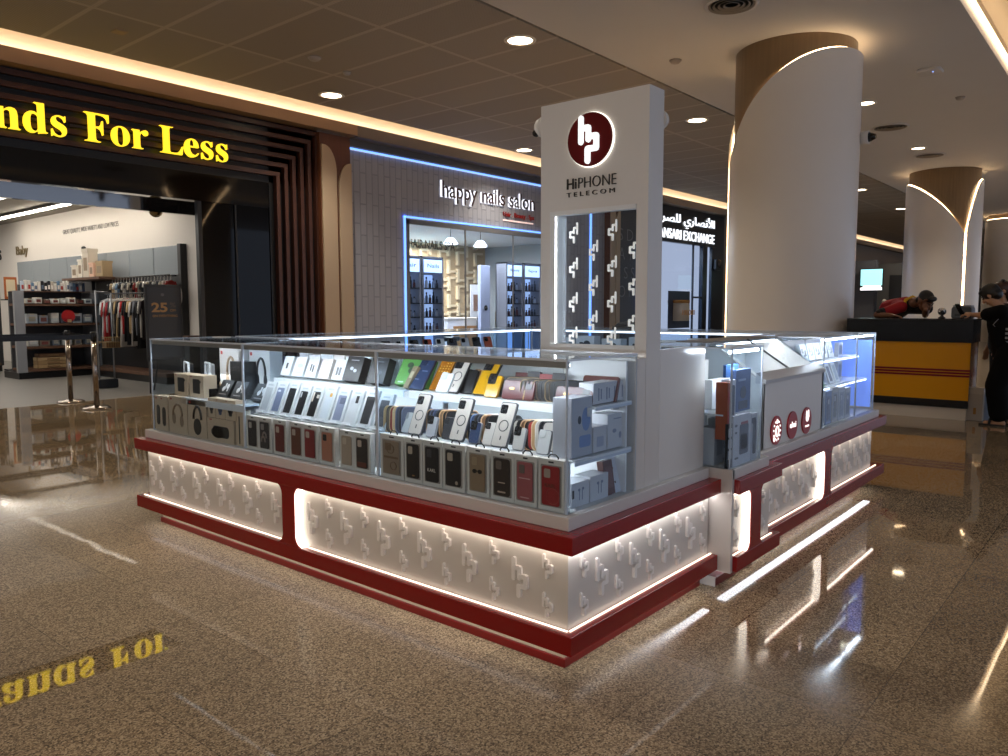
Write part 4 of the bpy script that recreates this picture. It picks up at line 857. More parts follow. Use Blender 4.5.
phone('glittering gold sequined phone case at the right end of the lower step', .185, .185, .815, .25, '8A7450', '9C8258', w=.085, h=.17, camc='1C1A18', extra=([('e', -.3 + .15 * (k % 5), .1 + .09 * (k // 5) * 1.0, .08, .035) for k in range(40)], 'E2C890', .8))
# top step
ZT = 1.006
t = phone('blue marbled flat phone case leaning at the left end of the top step', .30, 1.13, ZT, .62, '1E263C', '2C3A58', w=.095, h=.19, lenses=False, camc='263350', extra=([('r', -.2, .3, .3, .02), ('r', .1, .55, .4, .02), ('r', -.05, .75, .3, .015)], '6E80A2'))
carton('accessory_box', 'brown and cream box wedged between green box and blue case', 'accessory box', (.31, 1.20, ZT), (-.55, 0, RZ - .3), .05, .12, .03, '8A7658', [('picture', [('r', 0, .6, .6, .3)], 'C8B890')])
phone('orange glitter phone pouch on the top step beside the blue case', .34, 1.035, ZT, .62, 'A86E20', 'A0651A', w=.09, h=.19, lenses=False, camc='B8741F', extra=([('e', -.3 + .2 * (k % 4), .55 + .08 * (k // 4), .09, .03) for k in range(16)], 'E6B040'))
phone('white frosted phone case lying left of the dark ring case on the top step', .30, .955, ZT, .55, 'B5BABC', 'CDD1D2', w=.08, h=.10, lenses=False, camc='C2C7C9')
phone('clear phone case with black bumper and ring on the top step', .31, .905, ZT, .62, '141517', 'B4ADA4', w=.09, h=.185, ring='232427', camw=.5)
phone('black phone case leaning behind the bumper ring case', .34, .84, ZT, .5, '0F0F11', '1A1A1D', w=.08, h=.12, camc='1A1A1C', lenses=False); phone('tan leather phone case behind the bumper ring case', .36, .805, ZT, .5, 'A87C50', 'B08858', w=.08, h=.12, lenses=False, camc='8A6440')
phone('tall yellow rugged phone case on the top step', .32, .735, ZT, .66, '2A2618', 'B4860E', w=.092, h=.19, camw=.55, extra=([('r', .0, .5, .06, .08), ('r', .3, .4, .02, .5)], '6A5210'))
phone('short yellow rugged phone case right of the tall yellow one', .29, .645, ZT, .5, 'A67C0C', 'B88C12', w=.075, h=.105, camw=.62)
stack(.37, .62, 6, ZT, [('2A2B2E', '4A4A4E'), ('151517', '3A3A3C'), ('50443A', '8A7254')], 'dark phone case on edge just right of the short yellow case', 'top step stack by the yellow cases', turn=-.95, zs=1.05)
def wallet(label, x, y, z, c, c2, w=.16, h=.085):
    t = thing('wallet_phone_case', label, 'wallet phone case', (x, y, z), (-.35, 0, RZ + .1))
    MB().prism(rr(w, h, .010, 0, h / 2), 1, -.008, .008).build('cover', mat(c, .3), t, bev=.003); MB().prism(rr(w * .96, h * .92, .008, 0, h / 2), 1, .008, .013).build('inner_tray', mat('141214', .4), t)
    MB().prism(rr(.032, .026, .006, w * .33, h * .7), 1, -.0105, -.0075).build('camera_opening', mat('2A1E1C', .3), t); MB().prism(rr(.025, .01, .003, -w * .2, h * .55), 1, -.0105, -.0075).build('clasp', mat('B89058', .3, metal=.7), t); MB().box(w * .2, w * .23, -.010, -.008, 0, h * .5).build('hand_strap', mat(c2, .4), t)
wallet('dark red wallet case with gold clasp in the middle of the top step', .30, .50, ZT, '4A0A0E', 'A08050'); wallet('maroon wallet case lying at the glass corner of the top step', .30, .21, ZT, '4A1618', '381414', .17, .075); wallet('brown patterned wallet case standing at the back of the top step by the partition', .47, .20, ZT, '6A3428', 'A88058', .17, .11)
stack(.35, .425, 9, ZT, [('1A1716', '8A7250'), ('141416', '5A4A38'), ('201E1E', '3A3A3E')], 'black phone case on edge between the two red wallet cases', 'top step stack between the wallet cases', pitch=.019, turn=-.95, zs=1.05)
for k in range(4): carton('accessory_box', 'flat red-topped box lying on the back of the top step behind the red wallet', 'accessory box', (.47, .62 - .07 * k, ZT + .0), (-.2, 0, RZ), .07, .1 + .008 * (k % 2), .02, ('5A1E1E', '3A3A3C', '8A3030', '2A2A2C')[k], [('picture', [('r', 0, .5, .5, .3)], '6A5A4A')], 'small boxes behind the red wallet')

# ---- corner end, seen through the right-hand glass
def rbx(label, x0, x1, z, h, d, body, arts, y=.125, name='accessory_box', cat='accessory box', lean=0.):
    return carton(name, label, cat, ((x0 + x1) / 2, y + d / 2, z), (-lean, 0, 0), abs(x1 - x0) - .004, h, d, body, arts)
rbx('tall pale box with a blue phone picture standing at the glass corner', .168, .315, .815, .235, .09, 'B8BAC2', [('phone_picture', [('e', .2, .62, .4, .4), ('r', .15, .25, .55, .2, .01)], '7C94C0'), ('camera_picture', [('e', -.12, .62, .15, .14)], '22242A')], name='phone_box', cat='phone box')
rbx('long white box with grey cable pictures on the upper shelf beside the partition', .319, .585, 1.012, .085, .07, 'D2D2D6', [('cable_picture', [('r', -.35 + .23 * k, .45, .03, .6, .001) for k in range(4)] + [('r', -.28 + .23 * k, .45, .03, .5, .001) for k in range(4)], '878CA0')])
rbx('short plain white box on the middle shelf, left of the taller one', .322, .425, .815, .105, .07, 'CFCFD2', [('picture', [('r', 0, .4, .5, .4)], 'A9AEC0')]); rbx('taller white box with faint buds picture on the middle shelf by the partition', .428, .58, .815, .145, .08, 'CFD0D4', [('earbud_picture', [('e', -.15, .5, .2, .12), ('e', .15, .35, .12, .2), ('r', 0, .85, .4, .03)], '8E94A8')])
for i, (a, b) in enumerate(((.172, .298), (.303, .44))): rbx('low white earbuds box on the counter at the corner, %s' % ('left one with dark side label', 'right one')[i], a, b, z5, .098 + .006 * i, .08, 'D2D2D4', [('earbud_picture', [('e', -.08, .68, .12, .12), ('e', .14, .7, .12, .12), ('r', -.06, .45, .03, .4, .001), ('r', .1, .45, .03, .4, .001)], '80869A')] + ([('side_label', [('r', -.42, .55, .1, .34, .001)], '22201F')] if i == 0 else []))
rbx('brown leather wallet box leaning by the partition at counter level', .425, .50, z5, .145, .03, '5A2A1E', [('picture', [('r', 0, .5, .7, .6)], '6E382A')], lean=.15); rbx('white leaflet card with two dark dots leaning against the partition', .47, .57, z5 + .002, .15, .012, 'CFD2DA', [('dots', [('e', -.1, .7, .1, .07), ('e', -.1, .3, .1, .07)], '4A2A28')], lean=.25, name='leaflet_card', cat='card')
t = thing('glass_shelf', 'clear shelf across the corner end holding the tall phone box', 'shelf', (.36, .2, .80)); MB().box(-.2, .22, -.1, .12, 0, .010).build('board', ACRYL, t); MB().box(-.2, .22, -.1, -.094, -.012, .0).build('edge_strip', EDGE, t)
t = thing('glass_shelf', 'clear upper shelf across the corner end holding the long white box', 'shelf', (.44, .2, 1.0)); MB().box(-.14, .14, -.1, .1, 0, .008).build('board', ACRYL, t); MB().box(-.14, .14, -.1, -.094, -.010, .0).build('edge_strip', EDGE, t)

# ---- small showcase beside the sloping case
def sbx(label, x0, x1, z, h, y, d, body, arts, name='accessory_box', cat='accessory box', lean=0.): return carton(name, label, cat, ((x0 + x1) / 2, y + d / 2, z), (-lean, 0, 0), abs(x1 - x0) - .004, h, d, body, arts)
sbx('tall orange and red strip box at the left edge of the small showcase', 1.27, 1.30, z5 + .14, .28, -.02, .06, 'A8522E', [('picture', [('r', 0, .3, .7, .4), ('r', 0, .75, .7, .2)], 'B23A2A')])
sbx('white box with a dark capsule picture in the small showcase', 1.305, 1.37, z5 + .19, .24, -.02, .05, 'C8CAD2', [('capsule_picture', [('r', 0, .5, .55, .8, .014)], '3A3D46')])
sbx('low white stack box under the capsule box', 1.31, 1.42, z5, .185, .06, .08, 'C9CBD0', [('picture', [('r', 0, .5, .6, .5)], 'A9AEBA')])
sbx('blue hanging card at the top of the small showcase', 1.29, 1.44, 1.06, .06, .0, .015, '3E6AA8', [('logo', [('r', 0, .5, .3, .5)], 'B9CCE8')], name='hang_card', cat='card')
sbx('dark blue blister pack with a round picture on the shelf of the small showcase', 1.365, 1.55, .882, .21, -.02, .03, '3E5A8C', [('picture', [('e', 0, .45, .4, .3), ('r', 0, .15, .6, .2)], '26324A'), ('lettering', [('r', -.1, .75, .5, .05)], '8FA6CC')], name='blister_pack', cat='blister pack')
sbx('white rounded dispenser on the right of the small showcase shelf', 1.535, 1.63, .882, .09, .02, .06, 'D2D4DA', [('hole', [('e', -.2, .6, .25, .35)], '4A4C54')])
sbx('large white pack with a grey phone holder picture, front of the small showcase', 1.325, 1.545, z5, .252, -.03, .03, 'D4D4D8', [('holder_picture', [('r', .1, .5, .5, .6, .012)], '4A4D5A'), ('screen_picture', [('r', .1, .45, .38, .3, .008)], '6A8AC0'), ('red_strip', [('r', .12, .82, .4, .06)], '9A4A4A'), ('lettering', [('r', -.35, .8, .12, .05), ('r', -.35, .66, .1, .04), ('r', -.3, .15, .2, .04)], '5A5D68')], name='blister_pack', cat='blister pack')
t = carton('key_tag_strip', 'vertical strip of three white key tags on black card', 'card', (1.295, -.02, z5), (0, 0, 0), .05, .22, .015, '1A1A1C', [('tag', [('r', 0, .3 + .25 * k, .8, .2) for k in range(3)], 'C8C8CC')])
sbx('black tool-shaped gadget pack at the right of the small showcase', 1.548, 1.632, z5, .24, -.028, .03, 'B4B4BA', [('tool_picture', [('r', .05, .5, .5, .75, .012), ('r', -.1, .85, .6, .12)], '22242A')], name='blister_pack', cat='blister pack')
t = thing('spray_bottle', 'small white bottle at the lower left of the small showcase', 'bottle', (1.31, .15, z5)); MB().lathe([(.026, 0), (.028, .01), (.028, .1), (.012, .12), (.012, .13)], n=18).build('bottle', WHITEG, t); MB().lathe([(.014, .128), (.014, .15), (.008, .155)], n=14).build('cap', LGREY, t)
sbx('pale boxed cable pack behind the blue blister pack', 1.40, 1.62, .882, .15, .12, .04, 'CFCFD2', [('picture', [('r', 0, .5, .6, .5)], '9A9EA8')]); sbx('grey boxed gadget behind the large white pack in the small showcase', 1.42, 1.62, z5, .22, .1, .05, 'BDBEC4', [('picture', [('r', 0, .5, .6, .5)], '70747E')])
# goods under the sloping lid
for k, (x, y, w, d, c, l) in enumerate(((2.02, .22, .12, .06, 'E0962E', 'orange coiled cable pack lying under the sloping lid'), (2.06, .15, .14, .05, '55565A', 'grey gadget lying in front of the orange cable pack'), (2.22, .20, .09, .1, 'D5D6D8', 'white cable coil pack under the left half of the lid'), (2.45, .2, .12, .09, 'D2D6DA', 'white flat box under the right half of the lid'), (2.58, .17, .05, .14, 'C9CCD0', 'slim white charger pack under the right half of the lid'), (2.68, .2, .06, .12, 'BFC4CA', 'slim grey charger pack at the right end under the lid'))):
    t = thing('cable_pack', l, 'cable pack', (x, y, .921)); MB().prism(rr(w, d, .015), 2, 0, .035).build('pack', mat(c, .4), t, bev=.004); MB().tube([(w * .3 * math.cos(a * .6), d * .3 * math.sin(a * .6), .038) for a in range(10)], .005, 6, closed=True).build('cable_coil', mat('3A3A3C' if k == 1 else 'C8C4BC', .4), t)
# right-hand showcase
for i, (x0, x1, h, c, l) in enumerate(((2.87, 3.0, .235, 'C8CAD0', 'grey boxed phone case at the left of the right-hand showcase'), (3.01, 3.13, .225, '5A78AA', 'blue boxed phone case in the right-hand showcase'), (3.14, 3.27, .24, 'B9B4B0', 'grey-brown boxed phone case beside the blue one'), (3.28, 3.42, .23, 'C4C6CE', 'pale boxed phone case third from the right-hand post'), (3.43, 3.555, .215, 'B8BBC4', 'violet grey boxed phone case at the right-hand post'))):
    t = carton('phone_case_box', l, 'phone case box', ((x0 + x1) / 2, .075, z5), (0, 0, 0), x1 - x0 - .006, h, .03, c, [('window', [('r', 0, .47, .75, .76)], '90949E' if i != 1 else '34507E'), ('phone_case', [('r', 0, .47, .5, .66, .008, .001)], ('4A4E5A', '223A66', '5A5650', '7A8092', '5E6478')[i]), ('camera_cutout', [('r', -.1, .68, .2, .14, .004, .002)], 'B9BCC6')], 'phone case boxes in the right-hand showcase')
carton('price_card', 'small bright green card on top of the boxed cases at right', 'card', (3.11, .12, z5 + .235), (-.2, 0, 0), .09, .055, .01, '5FAE4A', [('lettering', [('r', 0, .5, .5, .2)], 'A8D890')])
for i in range(5): carton('phone_case_pack', ('leaning white pack with dark stripe', 'leaning white pack with tan edge', 'leaning grey pack', 'leaning white pack with black case', 'leaning pack with wood-toned foot')[i] + ' on the lower shelf of the right-hand showcase', 'phone case pack', (2.95 + i * .13, .13, .867), (-.35, .12 if i < 3 else 0, 0), .09, .145, .014, ('C8CED4', 'C9B49A', 'B0B8C0', 'D0D4D8', 'C4C8CC')[i], [('phone_case', [('r', 0, .48, .6, .75, .006)], ('5A6270', 'B9C0C8', '6A7280', '3A3E48', '8E98A4')[i])], 'leaning packs on the lower shelf at right')
for i in range(5): carton('accessory_box', ('white box with dark blotches', 'white box with a row of grey pictures', 'white box with camera print', 'large white box with curved pictures', 'white tilted box by the post')[i] + ' on the upper shelf at right', 'accessory box', (2.94 + i * .135, .19, 1.04), (-.25, 0, 0), .115, .115, .03, 'D2D6DA', [('picture', [('r', -.2, .6, .3, .3), ('r', .2, .45, .25, .35), ('e', 0, .3, .3, .12)], ('4E545E', '7A828E', '5A606A', '686E7A', '8A929C')[i])], 'white boxes on the upper shelf at right')
for i in range(3): carton('phone_case_box', 'boxed case standing in the narrow end showcase on its %s' % ('counter level', 'middle shelf', 'top shelf')[i], 'phone case box', (3.64, .18, (z5, .867, 1.04)[i]), (0, 0, 0), .10, (.18, .14, .1)[i], .03, 'A8B0C4', [('window', [('r', 0, .5, .7, .7)], '5C6884'), ('phone_case', [('r', 0, .5, .45, .6, .006, .001)], '3A4258')])
# rear counters, seen over the front glass
for i in range(14):
    c, pl = (('2A2B30', '3A3C44'), ('6A6E78', 'B4B8BE'), ('141416', '2A2A2C'), ('7A3A28', 'A04A34'), ('B8BCC2', 'D0D3D6'))[i % 5]
    phone('phone case leaning in the row on the rear left counter, over the front showcase top', 1.10 + i * .155, 3.10, .982, .4, c, pl, w=.082, h=.165, turn=PI / 2 - .3, lenses=False, camc='101012', group='cases on the rear left counter')
for i in range(9):
    t = carton('accessory_box', 'tan and black small box in the row at the left of the rear counter', 'accessory box', (1.02 + i * .14, 2.93, .74), (-.3, 0, -.2), .09, .1, .02, ('B98A5C', '2A2624', 'A88058', '6A2A24')[i % 4], [('picture', [('r', 0, .5, .6, .4)], 'D2B48A')], 'small boxes of the rear left counter')
for i in range(7):
    carton('headset_box', 'white box on the rear right counter seen through and beside the tower window', 'gadget box', (3.68, 1.0 + i * .28, .982), (0, 0, RZ), .2, .14 + .02 * (i % 2), .1, 'CFD3D8', [('picture', [('e', .1, .5, .4, .5), ('r', -.2, .5, .2, .3)], '3A3E46')], 'boxes on the rear right counter')
t = thing('paper_card', 'small white card lying on top of the far left glass showcase', 'card', (.50, 3.22, 1.2075)); MB().box(-.04, .04, -.05, .05, 0, .004).build('card', mat('DAD6CF', .5), t); MB().box(-.03, .03, -.03, .03, .004, .0045).build('print', mat('9A948A', .5), t)
t = thing('card_machine', 'dark card machine and tray on the rear ledge below the tower window', 'card machine', (3.62, 1.9, 1.2075), (0, 0, .4)); MB().prism(rr(.16, .34, .03), 2, 0, .03).build('base', mat('1A1A1C', .3), t, bev=.006); MB().prism([(-.15, .03), (.15, .03), (.12, .06), (-.1, .10)], 0, -.06, .06).build('reader', mat('2A2A2E', .35), t, bev=.005)

# ================================================================ SHOP SIGNS
def bold(s):
    return ''.join(chr(0x1D400 + ord(c) - 65) if 'A' <= c <= 'Z' else chr(0x1D41A + ord(c) - 97) if 'a' <= c <= 'z' else c for c in s)
YEL = mat('FFD92E', .4, emit=1.1)
me = textmesh(bold('For Less'), .004, 1.); xs = [v.co.x for v in me.vertices]; k = 2.30 / (max(xs) - min(xs)); x0 = min(xs)
sg = text('shop_sign', bold('For Less'), YEL, 'R', (10.62, 2.69, 3.86), sc=k, align='l', depth=.05, thin=-.006)
s2 = text('shop_sign', bold('Brands'), YEL, 'R', (10.62, 2.44, 3.86), sc=k, align='r', depth=.05, thin=-.006)
t = thing('shop_sign', 'glowing yellow serif lettering across the walnut frame of the left shop', 'sign', (2.7, 10.6, 3.87))
for o in (sg, s2):
    o.name = 'lettering'; o.parent = t; o.location = -t.location
MB().box(-.2, 2.4, .02, .06, .16, .2).box(-2.2, -.3, .02, .06, .16, .2).build('mounting_rail', mat('241510', .5), t)

t = thing('shop_sign', 'halo-lit white lettering of the nail salon on its grey wall', 'sign', (11.97, 10.78, 3.6))
HALO = mat('F4F6FF', .5, emit=1.2)
o = text('lettering', 'happy nails salon', mat('33140E', .5), 'R', (10.75, 11.98, 3.765), w=3.36, h=.47, parent=t, depth=.01, thin=.006)
o = text('halo_light', 'happy nails salon', HALO, 'R', (10.785, 11.97, 3.757), w=3.38, h=.486, parent=t, depth=.008, thin=.014)
t = thing('shop_sign', 'small red lettering below the salon name', 'sign', (13.05, 10.78, 3.5))
text('lettering', 'Hair . Beauty . Spa', mat('7A1410', .4, emit=.3), 'R', (10.77, 13.05, 3.60), w=1.22, h=.15, parent=t, depth=.02, thin=.012); MB().box(-.6, .6, .0, .01, .03, .06).build('light_line', mat('E8C8C0', .5, emit=.8), t)
t = thing('shop_sign', 'white two-line illuminated sign, Arabic above English, right of the sign tower', 'sign', (22.5, 10.75, 3.6))
SGN = mat('F2F8FF', .5, emit=1.3)
MB().box(-3.4, 1.95, .0, .05, -.05, .95).build('sign_board', mat('15171C', .3), t)
text('lettering', ('\uFE8D\uFEF7\uFEE7\uFEBC\uFE8E\uFEAD\uFEF1'.replace('\uFE8D\uFEF7', '\uFE8D\uFEF7') + ' ' + '\uFEDF\uFEE0\uFEBC\uFEAE\uFE8D\uFED3\uFE94')[::-1], SGN, 'R', (10.74, 24.2, 4.05), w=4.7, h=.5, parent=t, depth=.03, align='r', thin=.002)
text('lettering', 'AL ANSARI EXCHANGE', SGN, 'R', (10.74, 24.2, 3.66), w=4.7, h=.32, parent=t, depth=.03, align='r', thin=.002)
SALT = mat('1E1A1C', .4)
t = thing('window_lettering', 'dark lettering on the salon window reading hair nails spa', 'lettering', (9.9, 10.80, 2.86)); text('lettering', 'HAIR.NAILS SPA', SALT, 'R', (10.806, 10.02, 2.70), w=1.45, h=.19, parent=t, depth=.006)
t = thing('cash_poster', 'poster of a bandaged money roll in the exchange window', 'poster', (21.7, 10.79, .7)); MB().box(-.75, .8, 0, .012, 0, 1.25).build('sheet', mat('26324A', .4), t); MB().cyl((-.05, -.02, .25), (-.05, -.02, .85), .36, n=20).build('money_roll', mat('C8C0B0', .5), t); text('lettering', '100,000', mat('D8A060', .4), 'R', (10.4, 21.65, 1.12), w=.9, h=.2, parent=t, depth=.01); MB().cyl((-.05, -.02, .85), (-.05, -.02, .95), .37, n=20).build('roll_band', mat('A87838', .4), t)
t = thing('wall_speaker', 'small black box device on the exchange wall by the near column', 'wall device', (24.55, 10.74, 2.95)); MB().prism(rr(.5, .42, .05), 1, -.06, .05).build('housing', mat('141416', .3), t); MB().lathe([(.13, 0), (.15, .02), (.02, .03)], n=18).build('lens', mat('3A3A40', .2), t); t.children[-1].rotation_euler = (PI / 2, 0, 0); t.children[-1].location = (0, -.06, .02)
t = thing('wall_lettering', 'small black slogan lettering on the white wall of the left shop', 'lettering', (5.1, 16.51, 3.10)); text('lettering', 'GREAT QUALITY, WIDE VARIETY AND LOW PRICES', mat('17120F', .5), 'L', (5.095, 16.51, 3.10), w=2.87, h=.12, parent=t, depth=.004, thin=-.015)
t = thing('wall_lettering', 'black word and gold script on the shop wall at far left', 'lettering', (5.1, 21.5, 2.70)); text('lettering', 'BOYS', mat('17120F', .5), 'L', (5.095, 22.57, 2.70), w=.97, h=.26, parent=t, depth=.02, thin=.02); text('lettering', 'Baby', mat('8A7A58', .3, metal=.5), 'L', (5.095, 20.57, 2.70), w=.8, h=.30, parent=t, depth=.02)

# ================================================================ LEFT SHOP
GREYP = mat('8E969C', .2, noise=.02, nscale=2)
for k in range(8):
    t = MB().box(5.065, 5.095, 12.51 + k * 1.05, 13.54 + k * 1.05, 2.04, 2.59).build('wall_panel', GREYP, bev=.004); tag(t, 'grey glossy wall panel above the clothes, %s along the right-hand shop wall' % ('nearest the mall', 'second', 'third', 'fourth', 'fifth', 'sixth', 'seventh', 'eighth')[k], 'wall panel', 'grey wall panels')
t = MB().box(4.97, 5.095, 12.31, 12.42, 0, 2.60).build('upright_post', DGREY); tag(t, 'dark upright post closing the row of grey wall panels', 'post')
t = thing('wall_plinth', 'low wooden plinth under the hanging clothes', 'plinth', (4.76, 14.2, 0)); MB().box(-.12, .30, -1.85, 1.2, .0, .13).build('kick_board', BLACK, t); MB().box(-.14, .30, -1.87, 1.2, .13, .20).build('board', SHELFW, t)
struct(MB().box(5.07, 5.095, 12.46, 21, .18, 2.03).build('wall_dark_backing', mat('242426', .5)))
# wall shelf with toys
t = thing('wall_shelf', 'wooden shelf on the shop wall with boxes and bottles on it', 'shelf', (4.78, 15.54, 1.995)); MB().box(-.32, .28, -.92, .92, 0, .05).build('board', SHELFW, t); MB().box(.2, .27, -.8, -.75, -.2, 0).box(.2, .27, .7, .75, -.2, 0).build('bracket', DGREY, t)
for k, (y, w, h, c, l) in enumerate(((16.24, .28, .28, 'DCD4C4', 'white patterned box at the left end of the wall shelf'), (15.94, .2, .39, 'E4DED0', 'cream tall box on the wall shelf'), (15.65, .28, .6, 'C9BFAE', 'tall beige box standing in the middle of the wall shelf'), (15.38, .2, .3, 'E0B9A0', 'small pink box on the wall shelf'), (15.0, .32, .32, 'A8906C', 'brown carton at the right end of the wall shelf'))):
    t = thing('shelf_box', l, 'box', (4.73, y, 2.046)); MB().box(-.1, .1, -w / 2, w / 2, 0, h).build('carton', mat(c, .5), t, bev=.006); MB().box(-.103, -.1, -w * .3, w * .3, h * .25, h * .7).build('label_patch', mat('8C7A64', .5), t); MB().box(-.11, .11, -w / 2 - .006, w / 2 + .006, h * .9, h + .006).build('lid', mat(c, .45), t)
t = thing('black_bottle', 'black topped bottle above the beige box on the wall shelf', 'bottle', (4.73, 15.94, 2.443)); MB().lathe([(.05, 0), (.055, .1), (.03, .14), (.03, .17)], n=14).build('bottle', mat('E0DACE', .4), t); MB().lathe([(.045, .16), (.045, .26), (.02, .28)], n=14).build('cap', BLACK, t)
# hanging garments
def garment_mesh(w, h, ph, dress):
    mb = MB(); n = 16; vs = []; fs = []
    rows = [(0, .10, .9), (.05, .55, .9), (.10, 1.0, 1.), (.28, .82, 1.), (.6, .86, 1.1), (1., .98 if dress else .84, 1.25)]
    for zf, wf, th in rows:
        for i in range(n):
            a = 2 * PI * i / n; x = w / 2 * wf * math.cos(a); y = .017 * th * math.sin(a) + (.012 * math.sin(x * 60 + ph) * zf)
            vs.append((x, y, -h * zf))
    for r in range(len(rows) - 1):
        for i in range(n): j = (i + 1) % n; fs.append((r * n + i, r * n + j, (r + 1) * n + j, (r + 1) * n + i))
    fs.append(tuple(range(n))); fs.append(tuple(range((len(rows) - 1) * n, len(rows) * n)))
    mb.add(vs, fs, 0, True)
    for s in (-1, 1): mb.cap((s * w * .46, 0, -h * .11), (s * w * .56, .0, -h * .38), .02, .019, 8)
    return mb
def garment(label, x, y, z, c, h, rz, group, patch=None, w=.36):
    t = thing('hanging_garment', label, 'garment', (x, y, z), (0, 0, rz), group)
    garment_mesh(w, h, y * 9, h > .75).build('cloth', mat(c, .8, noise=.08, nscale=30), t)
    if patch: MB().box(-w * .22, w * .22, -.05, -.03, -h * .55, -h * .25).build('print', mat(patch, .7), t)
    MB().tube([(-.17, 0, -.055), (0, 0, .0), (.17, 0, -.055)], .008, 6).tube([(0, 0, 0), (0, 0, .05), (.012, 0, .075), (0, 0, .095), (-.015, 0, .085)], .004, 6).build('hanger', mat('D8D4CC', .3), t)
    return t
t = thing('clothes_rail', 'long black rail along the shop wall carrying the lower row of clothes', 'clothes rail', (4.66, 13.75, 1.70)); MB().cyl((0, -1.0, 0), (0, 1.1, 0), .014, n=10).build('rail', DGREY, t); MB().cyl((0, -.8, 0), (.42, -.8, 0), .012, n=8).cyl((0, 1.0, 0), (.42, 1.0, 0), .012, n=8).build('bracket', DGREY, t)
t = thing('clothes_rail', 'upper black rail with a row of small garments under the grey panels', 'clothes rail', (4.79, 14.19, 2.02)); MB().cyl((0, -1.8, 0), (0, .7, 0), .014, n=10).build('rail', DGREY, t); MB().cyl((0, -1.5, 0), (.29, -1.5, 0), .012, n=8).cyl((0, .6, 0), (.29, .6, 0), .012, n=8).build('bracket', DGREY, t)
LOW = [('E8E4DC', 'white'), ('B01E1E', 'red'), ('C8C2B8', 'pale grey'), ('A01C1E', 'deep red'), ('2A2A2C', 'black'), ('E4DED2', 'cream'), ('3A3634', 'charcoal'), ('BFA57A', 'mustard beige'), ('1A1A1C', 'black'), ('D8D2C8', 'off-white'), ('B22222', 'red'), ('18181A', 'black'), ('202024', 'black'), ('D0B48A', 'tan'), ('E0DCD6', 'white'), ('1C1A1A', 'black'), ('8A8E96', 'grey'), ('141416', 'black'), ('C9C4BA', 'pale'), ('2C2426', 'dark')]
for i, (c, n) in enumerate(LOW):
    y = 14.73 - i * .091; h = .68 + .28 * (.5 + .5 * math.sin(i * 2.3))
    garment('%s garment, number %d from the far end of the lower clothes rail' % (n, i + 1) if 0 else '%s garment hanging %s on the lower rail of the left shop' % (n, ('at the far end', 'second from far end', 'in the pale group', 'among the far reds', 'left of the cream one', 'in the far half', 'beside the mustard one', 'in the middle', 'just past the middle', 'between two dark ones', 'right of the middle', 'in the dark group', 'also in the dark group', 'between dark ones', 'near the sign board', 'behind the sign board', 'by the sign board edge', 'near the front', 'almost at the front', 'at the front end')[i]), 4.66, y, 1.605, c, h, .30 + .03 * math.sin(i * 5), 'clothes on the lower rail', 'C8453A' if i in (5, 7) else ('D8D4CC' if i in (8, 12) else None))
UP = [('2A2A2C', 'black'), ('C8B08A', 'sand'), ('E4E0D8', 'white'), ('6E8AA8', 'blue'), ('1A1A1C', 'black'), ('D8D2C8', 'cream'), ('4A4A4E', 'grey'), ('E0D4C0', 'ivory'), ('141416', 'black'), ('8A2A2A', 'red'), ('D0C4B0', 'beige'), ('22262E', 'navy'), ('E8E4DE', 'white'), ('B8A080', 'tan'), ('2A2624', 'dark brown'), ('DAD6CE', 'off-white'), ('3A3E48', 'slate'), ('C8C0B0', 'stone'), ('E0DCD4', 'white'), ('A82A24', 'red')]
for i, (c, n) in enumerate(UP):
    garment('small %s garment %s the upper rail' % (n, ('at the far end of', 'second from the far end of', 'third from the far end of', 'fourth from the far end of', 'in the far third of', 'before the middle of', 'left of the ivory one on', 'in the centre of', 'just right of centre on', 'beside a beige one on', 'between red and navy on', 'left of a white one on', 'right of the navy one on', 'beside the dark brown one on', 'right of the tan one on', 'near the sign board on', 'above the sign board on', 'third from the near end of', 'next to the near end of', 'at the near end of')[i]), 4.79, 14.78 - i * .128, 1.925, c, .34 + .05 * math.sin(i * 3), .5, 'clothes on the upper rail', None, .28)

